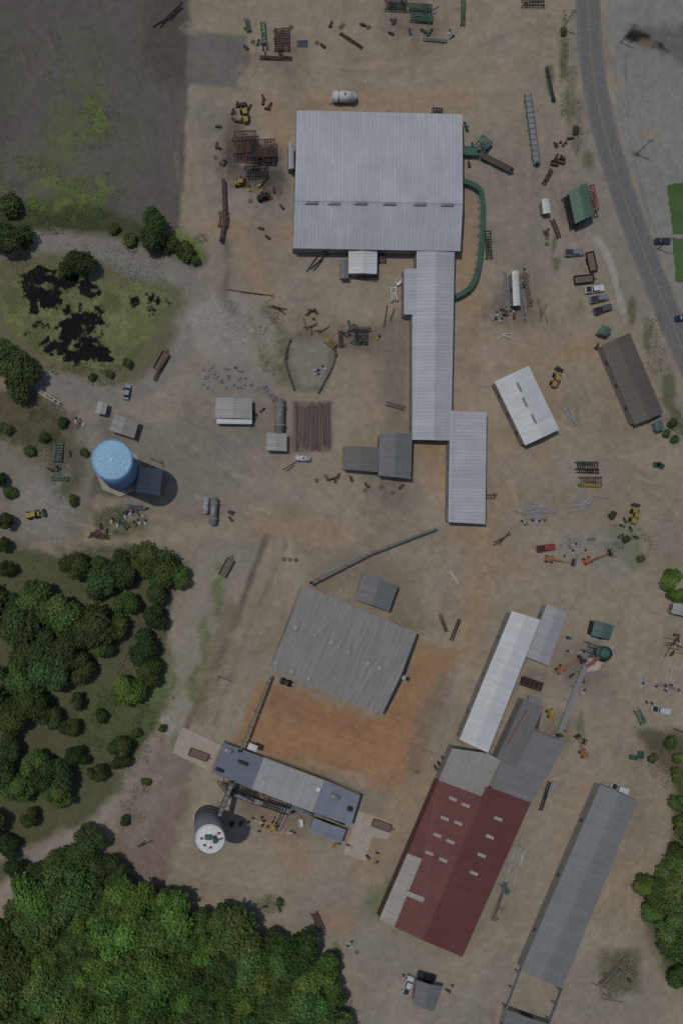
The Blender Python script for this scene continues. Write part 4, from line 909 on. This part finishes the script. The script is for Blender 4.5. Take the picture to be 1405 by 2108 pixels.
def p_loader(mt):
    def f():
        b=MB();b.frust(-1.2,0,.8,1.8,2.5,1.6,2.2,1.3,ch=.25);b.frust(1.1,0,.8,1.3,1.6,1.3,1.4,1.0,ch=.2)
        c=MB();c.frust(.1,0,1.6,2.7,1.4,1.4,1.2,1.2,ch=.1)
        r=MB();r.frust(.1,0,2.7,2.85,1.4,1.4,1.2,1.2)
        a=MB()
        for s_ in (-1,1): a.beam((1.0,s_*.6,1.3),(2.8,s_*.6,.5),.2,.3)
        k=MB();k.frust(3.0,0,.1,1.0,.5,2.3,.9,2.3,dx=.2)
        return [('body',b,mt,False),('cab',c,GLASS,False),('cab_roof',r,mt,False),('lift_arms',a,mt,False),('bucket',k,DARK,False)]+wheels(4.0,2.2,.65,.45)
    return f
for (x,y,a,fn,ky,m,nm,lb) in [(1140,783,70,p_loader,'L',YELL,'wheel_loader','yellow wheel loader beside white warehouse'),(1301,1062,80,p_loader,'L',YELL,'wheel_loader','yellow wheel loader at yard edge'),(503,240,100,p_loader,'L',YELL,'wheel_loader','yellow wheel loader near log deck'),
 (494,379,5,p_forklift,'F',YELL,'forklift','yellow forklift on stained ground'),(541,408,20,p_forklift,'FD',DARK,'forklift','dark forklift on bare dirt'),(588,1404,-20,p_forklift,'FD',DARK,'forklift','dark forklift beside grey warehouse'),
 (70,1060,10,p_loader,'L',YELL,'wheel_loader','yellow loader in rubble scrub'),(560,1700,40,p_forklift,'F',YELL,'forklift','yellow forklift by the kiln')]:
    inst(nm,ky+m.name,fn(m),x,y,a,lb,'loader' if 'loader' in nm else 'forklift')
inst('kiln_cart','kc',p_trailer(WHITE),573,1690,65,'white wheeled kiln cart','cart')
inst('kiln_cart','kc3',p_trailer(REDM),408,1552,-20,'red kiln cart on concrete pad','cart')
inst('kiln_cart','kc3',p_trailer(REDM),783,1697,-20,'red kiln cart on concrete pad','cart')
x,y=W(1245,1345,8);e=link('dust_cyclone',None,loc=(x,y,0),label='teal dust cyclone on steel legs',cat='cyclone')
m=MB();m.tube((0,0,5.6),(0,0,8),2.0,28);m.tube((0,0,2.6),(0,0,5.6),.4,28,2.0);link('cyclone_body',m.mesh('cyclone_body',TEAL,smooth=True),parent=e)
m=MB();m.tube((0,0,8),(0,0,8.6),2.0,28,.6);m.tube((0,0,8.6),(0,0,9.1),.6,16);link('cyclone_cap',m.mesh('cyclone_cap',TEAL,smooth=True),parent=e)
m=MB()
for a in range(4): m.beam((2*math.cos(a*1.57+.78),2*math.sin(a*1.57+.78),0),(2*math.cos(a*1.57+.78),2*math.sin(a*1.57+.78),7),.2,.2)
link('support_legs',m.mesh('support_legs',STEEL),parent=e)
m=MB();q=W(1206,1372,7);m.tube((0,0,7.4),(q[0]-x,q[1]-y,7.2),.45,14);link('duct',m.mesh('duct',REDM),parent=e)
# ---------------- trees
lm,nt,b=newmat('leaves')
at=N(nt,'ShaderNodeAttribute');at.attribute_name='Col';oi=N(nt,'ShaderNodeObjectInfo')
hs=N(nt,'ShaderNodeHueSaturation');nt.links.new(at.outputs['Color'],hs.inputs['Color']);hs.inputs['Saturation'].default_value=1.0
nt.links.new(ramp(nt,oi.outputs['Random'],0,1,.475,.52),hs.inputs['Hue'])
nt.links.new(ramp(nt,math_(nt,'FRACT',math_(nt,'MULTIPLY',oi.outputs['Random'],7.3)),0,1,.7,1.3),hs.inputs['Value'])
nt.links.new(hs.outputs[0],b.inputs['Base Color']);b.inputs['Roughness'].default_value=.7;b.inputs['Specular IOR Level'].default_value=.15
tr=N(nt,'ShaderNodeBsdfTranslucent');nt.links.new(hs.outputs[0],tr.inputs[0]);mx=N(nt,'ShaderNodeMixShader');mx.inputs[0].default_value=.35
out=[n for n in nt.nodes if n.type=='OUTPUT_MATERIAL'][0];nt.links.new(b.outputs[0],mx.inputs[1]);nt.links.new(tr.outputs[0],mx.inputs[2]);nt.links.new(mx.outputs[0],out.inputs[0])
BARK=paint('bark',(.07,.05,.035),.95,.4)
def crown(seed,n=9500,tint=(0.078,0.115,0.042),lsz=.055,irr=.3):
    r=np.random.RandomState(seed);nl=r.randint(10,17)
    cen=[];rad=[]
    ph=r.rand(3)*6.28
    for i in range(nl):
        a=r.rand()*2*np.pi;env=1+irr*(.6*np.sin(2*a+ph[0])+.4*np.sin(3*a+ph[1]));q=np.sqrt(r.rand())*.68*env;z=(1-q**1.5)*r.uniform(.3,.7)+r.uniform(-.05,.12)
        cen.append((q*np.cos(a),q*np.sin(a),z));rad.append(r.uniform(.22,.48))
    cen=np.array(cen);rad=np.array(rad);li=r.choice(nl,n,p=rad**2/np.sum(rad**2))
    d=r.randn(n,3);d[:,2]=np.abs(d[:,2])*.9-.15*r.rand(n);d/=np.linalg.norm(d,axis=1)[:,None]
    sub=r.randn(nl,6)
    lump=1+.16*np.sin(d[:,0]*9+sub[li,0]*5)*np.sin(d[:,1]*9+sub[li,1]*5)+.12*np.sin(d[:,0]*19+sub[li,2]*5)*np.sin(d[:,1]*17+sub[li,3]*5)
    p=cen[li]+d*(rad[li]*lump*(.55+.62*r.rand(n)**.8))[:,None]
    nrm=d*.7+r.randn(n,3)*.5+np.array([0,0,.5]);nrm/=np.linalg.norm(nrm,axis=1)[:,None]
    t=np.cross(nrm,r.randn(n,3));t/=np.linalg.norm(t,axis=1)[:,None];u=np.cross(nrm,t)
    s=(lsz*(.45+1.1*r.rand(n)))[:,None]
    V=np.stack([p-t*s,p-u*s*.6,p+t*s,p+u*s*.6],1).reshape(-1,3)
    q=np.arange(4*n).reshape(n,4)
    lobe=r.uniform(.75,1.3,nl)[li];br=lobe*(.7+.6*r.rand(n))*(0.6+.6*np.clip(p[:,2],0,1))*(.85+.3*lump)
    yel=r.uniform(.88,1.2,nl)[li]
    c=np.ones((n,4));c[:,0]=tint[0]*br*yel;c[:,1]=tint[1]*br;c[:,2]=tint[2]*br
    return arrmesh('crown',V,q,np.repeat(c,4,0),lm,meshonly=True)
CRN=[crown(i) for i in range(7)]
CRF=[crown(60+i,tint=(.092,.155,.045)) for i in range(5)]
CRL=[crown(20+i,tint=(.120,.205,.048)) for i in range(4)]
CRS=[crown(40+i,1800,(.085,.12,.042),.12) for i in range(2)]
def trunkmesh(seed):
    r=random.Random(seed);m=MB();m.tube((0,0,0),(.02,.03,.55),.06,8,.035)
    for i in range(6):
        a=i*1.05+r.random();m.tube((.02,.03,.35+.04*i),(.4*math.cos(a),.4*math.sin(a),.62+.04*i),.025,6,.008)
    return m.mesh('trunk',BARK)
TM=[trunkmesh(i) for i in range(3)]
def tree(px,py,rpx,label='broad leafy green tree',hh=None,pool=None,name='leafy_tree',group='trees on the wooded edge'):
    r=rpx*S;h=hh or (r*1.3+2.5);x,y=W(px,py,h*.75)
    e=link(name,None,loc=(x,y,0),rz=random.uniform(0,6.28),label=label,cat='tree' if name!='bush' else 'bush',group=group)
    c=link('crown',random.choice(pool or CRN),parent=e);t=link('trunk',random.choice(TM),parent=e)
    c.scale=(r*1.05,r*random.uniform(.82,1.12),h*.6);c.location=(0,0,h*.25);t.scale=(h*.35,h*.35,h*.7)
    return e
trees=[(310,460,38),(156,541,33),(12,480,38),(38,762,42),(8,720,30)]
grove=[(165,1165,35),(205,1195,46),(243,1172,40),(290,1150,35),(330,1165,40),(370,1182,28),(255,1235,36),(312,1272,36),(72,1236,60),(122,1262,50),(30,1292,52),(62,1332,58),(132,1320,55),(182,1300,48),(222,1285,40),
(100,1382,55),(38,1402,50),(155,1375,42),(205,1335,30),(288,1335,42),(308,1388,34),(322,1228,28),(60,1452,50),(98,1478,33),(148,1492,22),(206,1475,17),(18,1485,42),(250,1540,27),(244,1572,20),(202,1588,27),(152,1558,28),(62,1568,42),(100,1612,46),(38,1625,40),(18,1550,35),(115,1645,36),(60,1695,26),
(18,1745,28),(22,1795,28),(10,1168,20),(12,1072,26),(4,992,16),(5,1120,18),(190,1730,38),(152,1765,38),(110,1792,42),(78,1805,32),(188,1800,42),(222,1800,38),(-20,1250,50),(-30,1400,55),(-25,1600,50),(150,1440,20),(-30,1700,40)]
for t in trees: tree(*t)
for (x,y,r) in grove:
    tree(x+random.uniform(-5,5),y+random.uniform(-5,5),r*random.uniform(.74,.92),pool=CRF if random.random()<.3 else CRN)
    if r>45 and x>0 and random.random()<.6:
        a=random.random()*6.28;tree(x+r*.8*math.cos(a),y+r*.8*math.sin(a),r*random.uniform(.3,.5),label='smaller green tree in the grove',pool=CRF)
tree(262,1420,34,'sparse pale green tree in grass',pool=CRL);tree(130,1500,18)
for t in [(1390,1195,26),(1400,1225,20)]: tree(*t,label='bright green tree at yard edge',pool=CRL)
for t in [(1395,1600,16),(1402,1650,20),(1404,1705,22),(1365,1845,36),(1335,1828,24),(1398,1800,34),(1392,1905,40),(1402,1760,25),(1398,1962,34),(1404,2015,26),(1350,1880,24),(1430,1850,50),(1440,1950,50),(1440,1700,40),(1400,1560,14)]: tree(*t,pool=CRF+CRL[:2])
from math import hypot
fp=[(60,1860),(130,1830),(260,1835),(330,1855),(390,1890),(440,1895),(480,1905),(560,1950),(620,1970),(672,2000),(690,2050),(690,2170),(-70,2170),(-70,1960),(20,1930)]
pts=[];tries=0
while tries<6000 and len(pts)<125:
    tries+=1;x=random.uniform(-70,690);y=random.uniform(1830,2170)
    ins=False
    for i in range(len(fp)):
        a=fp[i];b_=fp[(i+1)%len(fp)]
        if (a[1]>y)!=(b_[1]>y) and x<(b_[0]-a[0])*(y-a[1])/(b_[1]-a[1])+a[0]: ins=not ins
    rr=random.choice([24,32,40,46])
    if ins and all(hypot(x-p[0],y-p[1])>(rr+p[2])*.5 for p in pts): pts.append((x,y,rr))
for (x,y,rr) in pts:
    lite=(hypot(x-280,y-1960)<130 and random.random()<.85) or random.random()<.22
    tree(x,y,rr*random.uniform(1.15,1.35),pool=CRL if lite else CRF,label='lighter green forest tree' if lite else 'dark green forest tree',hh=random.uniform(7,11)+rr*.06)
for t in [(385,512,20),(350,498,16),(340,510,12),(400,530,12),(270,492,14),(235,470,12),(20,415,26),(55,500,14),(335,1500,10),(280,1510,12),(1160,62,8),(1185,265,8),(262,745,12),(225,768,10),(190,775,9),(20,1010,14),(150,1030,12),(60,930,12),(10,880,14),(1385,870,10),(1372,890,9),(1390,905,9),(575,1860,9),(1345,1560,12),(1385,1530,14),(300,1610,10),(255,1690,12),(1262,1060,9),(1290,1110,9),(1320,1150,9),(130,870,12),(175,930,10),(90,900,12)]:
    tree(*t,label='low ragged green bush',hh=t[2]*S*1.4+.3,pool=CRS,name='bush',group='low bushes')
def tufts(name,regions,label):
    P=[];Cc=[]
    for (cx,cy,rx,ry,k,cl) in regions:
        a=R.rand(k)*6.283;q=np.sqrt(R.rand(k));x=cx+rx*q*np.cos(a);y=cy+ry*q*np.sin(a)
        keep=fbm(x,y,25,3,4)>.47;x=x[keep];y=y[keep]
        P.append(np.stack([(x-702.5)*S,-(y-1054)*S],1));Cc.append(np.tile(np.array(cl),(len(x),1)))
    P=np.concatenate(P);Cc=np.concatenate(Cc);n=len(P)
    p3=np.zeros((n,3));p3[:,:2]=P;p3[:,2]=.12
    t=R.randn(n,3);t[:,2]*=.4;t/=np.linalg.norm(t,axis=1)[:,None];u=np.cross(t,R.randn(n,3)*np.array([.5,.5,1]));u/=np.linalg.norm(u,axis=1)[:,None]+1e-6
    s=(.06+.16*R.rand(n))[:,None];V=np.stack([p3-t*s,p3-u*s*.5,p3+t*s,p3+u*s*.5],1);V[...,2]=np.abs(V[...,2])+.03
    c=np.ones((n,4));c[:,:3]=Cc*(.5+R.rand(n)[:,None])
    arrmesh(name,V.reshape(-1,3),np.arange(4*n).reshape(n,4),np.repeat(c,4,0),lm,kind='stuff',label=label,cat='grass')
g1=(.10,.13,.05);g2=(.13,.18,.055);g3=(.13,.13,.075)
tufts('grass',[(200,250,50,60,900,g1),(150,220,80,110,800,g1),(60,370,80,50,1800,g2),(200,390,60,40,1400,g2),(340,500,90,35,4000,g2),(100,450,130,35,4000,g1),(180,560,180,60,2500,g3),(180,770,120,25,2500,g1),(60,860,80,60,3500,g3),(120,960,50,60,1500,g1),
 (230,1480,90,70,5000,g1),(150,1300,200,200,5000,g3),(330,1420,30,110,2500,g2),(280,1600,40,100,2500,g2),(1160,150,10,130,900,g2),(1185,260,12,60,500,g1),(1350,760,20,120,1200,g1),(1385,880,20,40,800,g2),(1290,1120,50,50,1800,g1),(1370,1560,40,60,2000,g3),(1395,1800,20,200,3000,g1),(1270,2000,40,50,900,g1),(250,1070,60,30,1200,g1),(560,700,30,90,900,g1),(560,1860,30,20,400,g2),(690,1975,14,40,500,g2),(430,1400,40,120,800,g1)],'patchy weeds and grass')
# ---------------- light, camera
az=math.radians(-22);el=math.radians(66)
d=Vector((math.cos(az)*math.cos(el),math.sin(az)*math.cos(el),-math.sin(el)))
L=bpy.data.lights.new('Sun','SUN');L.energy=1.3;L.angle=math.radians(.5);L.color=(1,.965,.92)
lo=bpy.data.objects.new('Sun',L);col.objects.link(lo);lo.rotation_euler=d.to_track_quat('-Z','Y').to_euler();lo.location=(-100,40,200)
w=bpy.data.worlds.new('World');sc.world=w;w.use_nodes=True;nt=w.node_tree
sky=nt.nodes.new('ShaderNodeTexSky');sky.sky_type='NISHITA';sky.sun_disc=False;sky.sun_elevation=el;sky.sun_rotation=math.atan2(-d.x,-d.y)
nt.links.new(sky.outputs[0],nt.nodes['Background'].inputs[0]);nt.nodes['Background'].inputs[1].default_value=0.05
cd=bpy.data.cameras.new('Camera');co=bpy.data.objects.new('Camera',cd);col.objects.link(co);sc.camera=co
cx,cy=W(NXP,NYP,0);co.location=(cx,cy,H);co.rotation_euler=(0,0,0)
cd.sensor_fit='VERTICAL';cd.sensor_height=24;cd.lens=24*H/(2108*S);cd.shift_x=(702.5-NXP)/2108;cd.shift_y=(NYP-1054)/2108
cd.clip_start=1;cd.clip_end=10000
sc.view_settings.view_transform='Standard';sc.view_settings.look='None';sc.view_settings.exposure=0
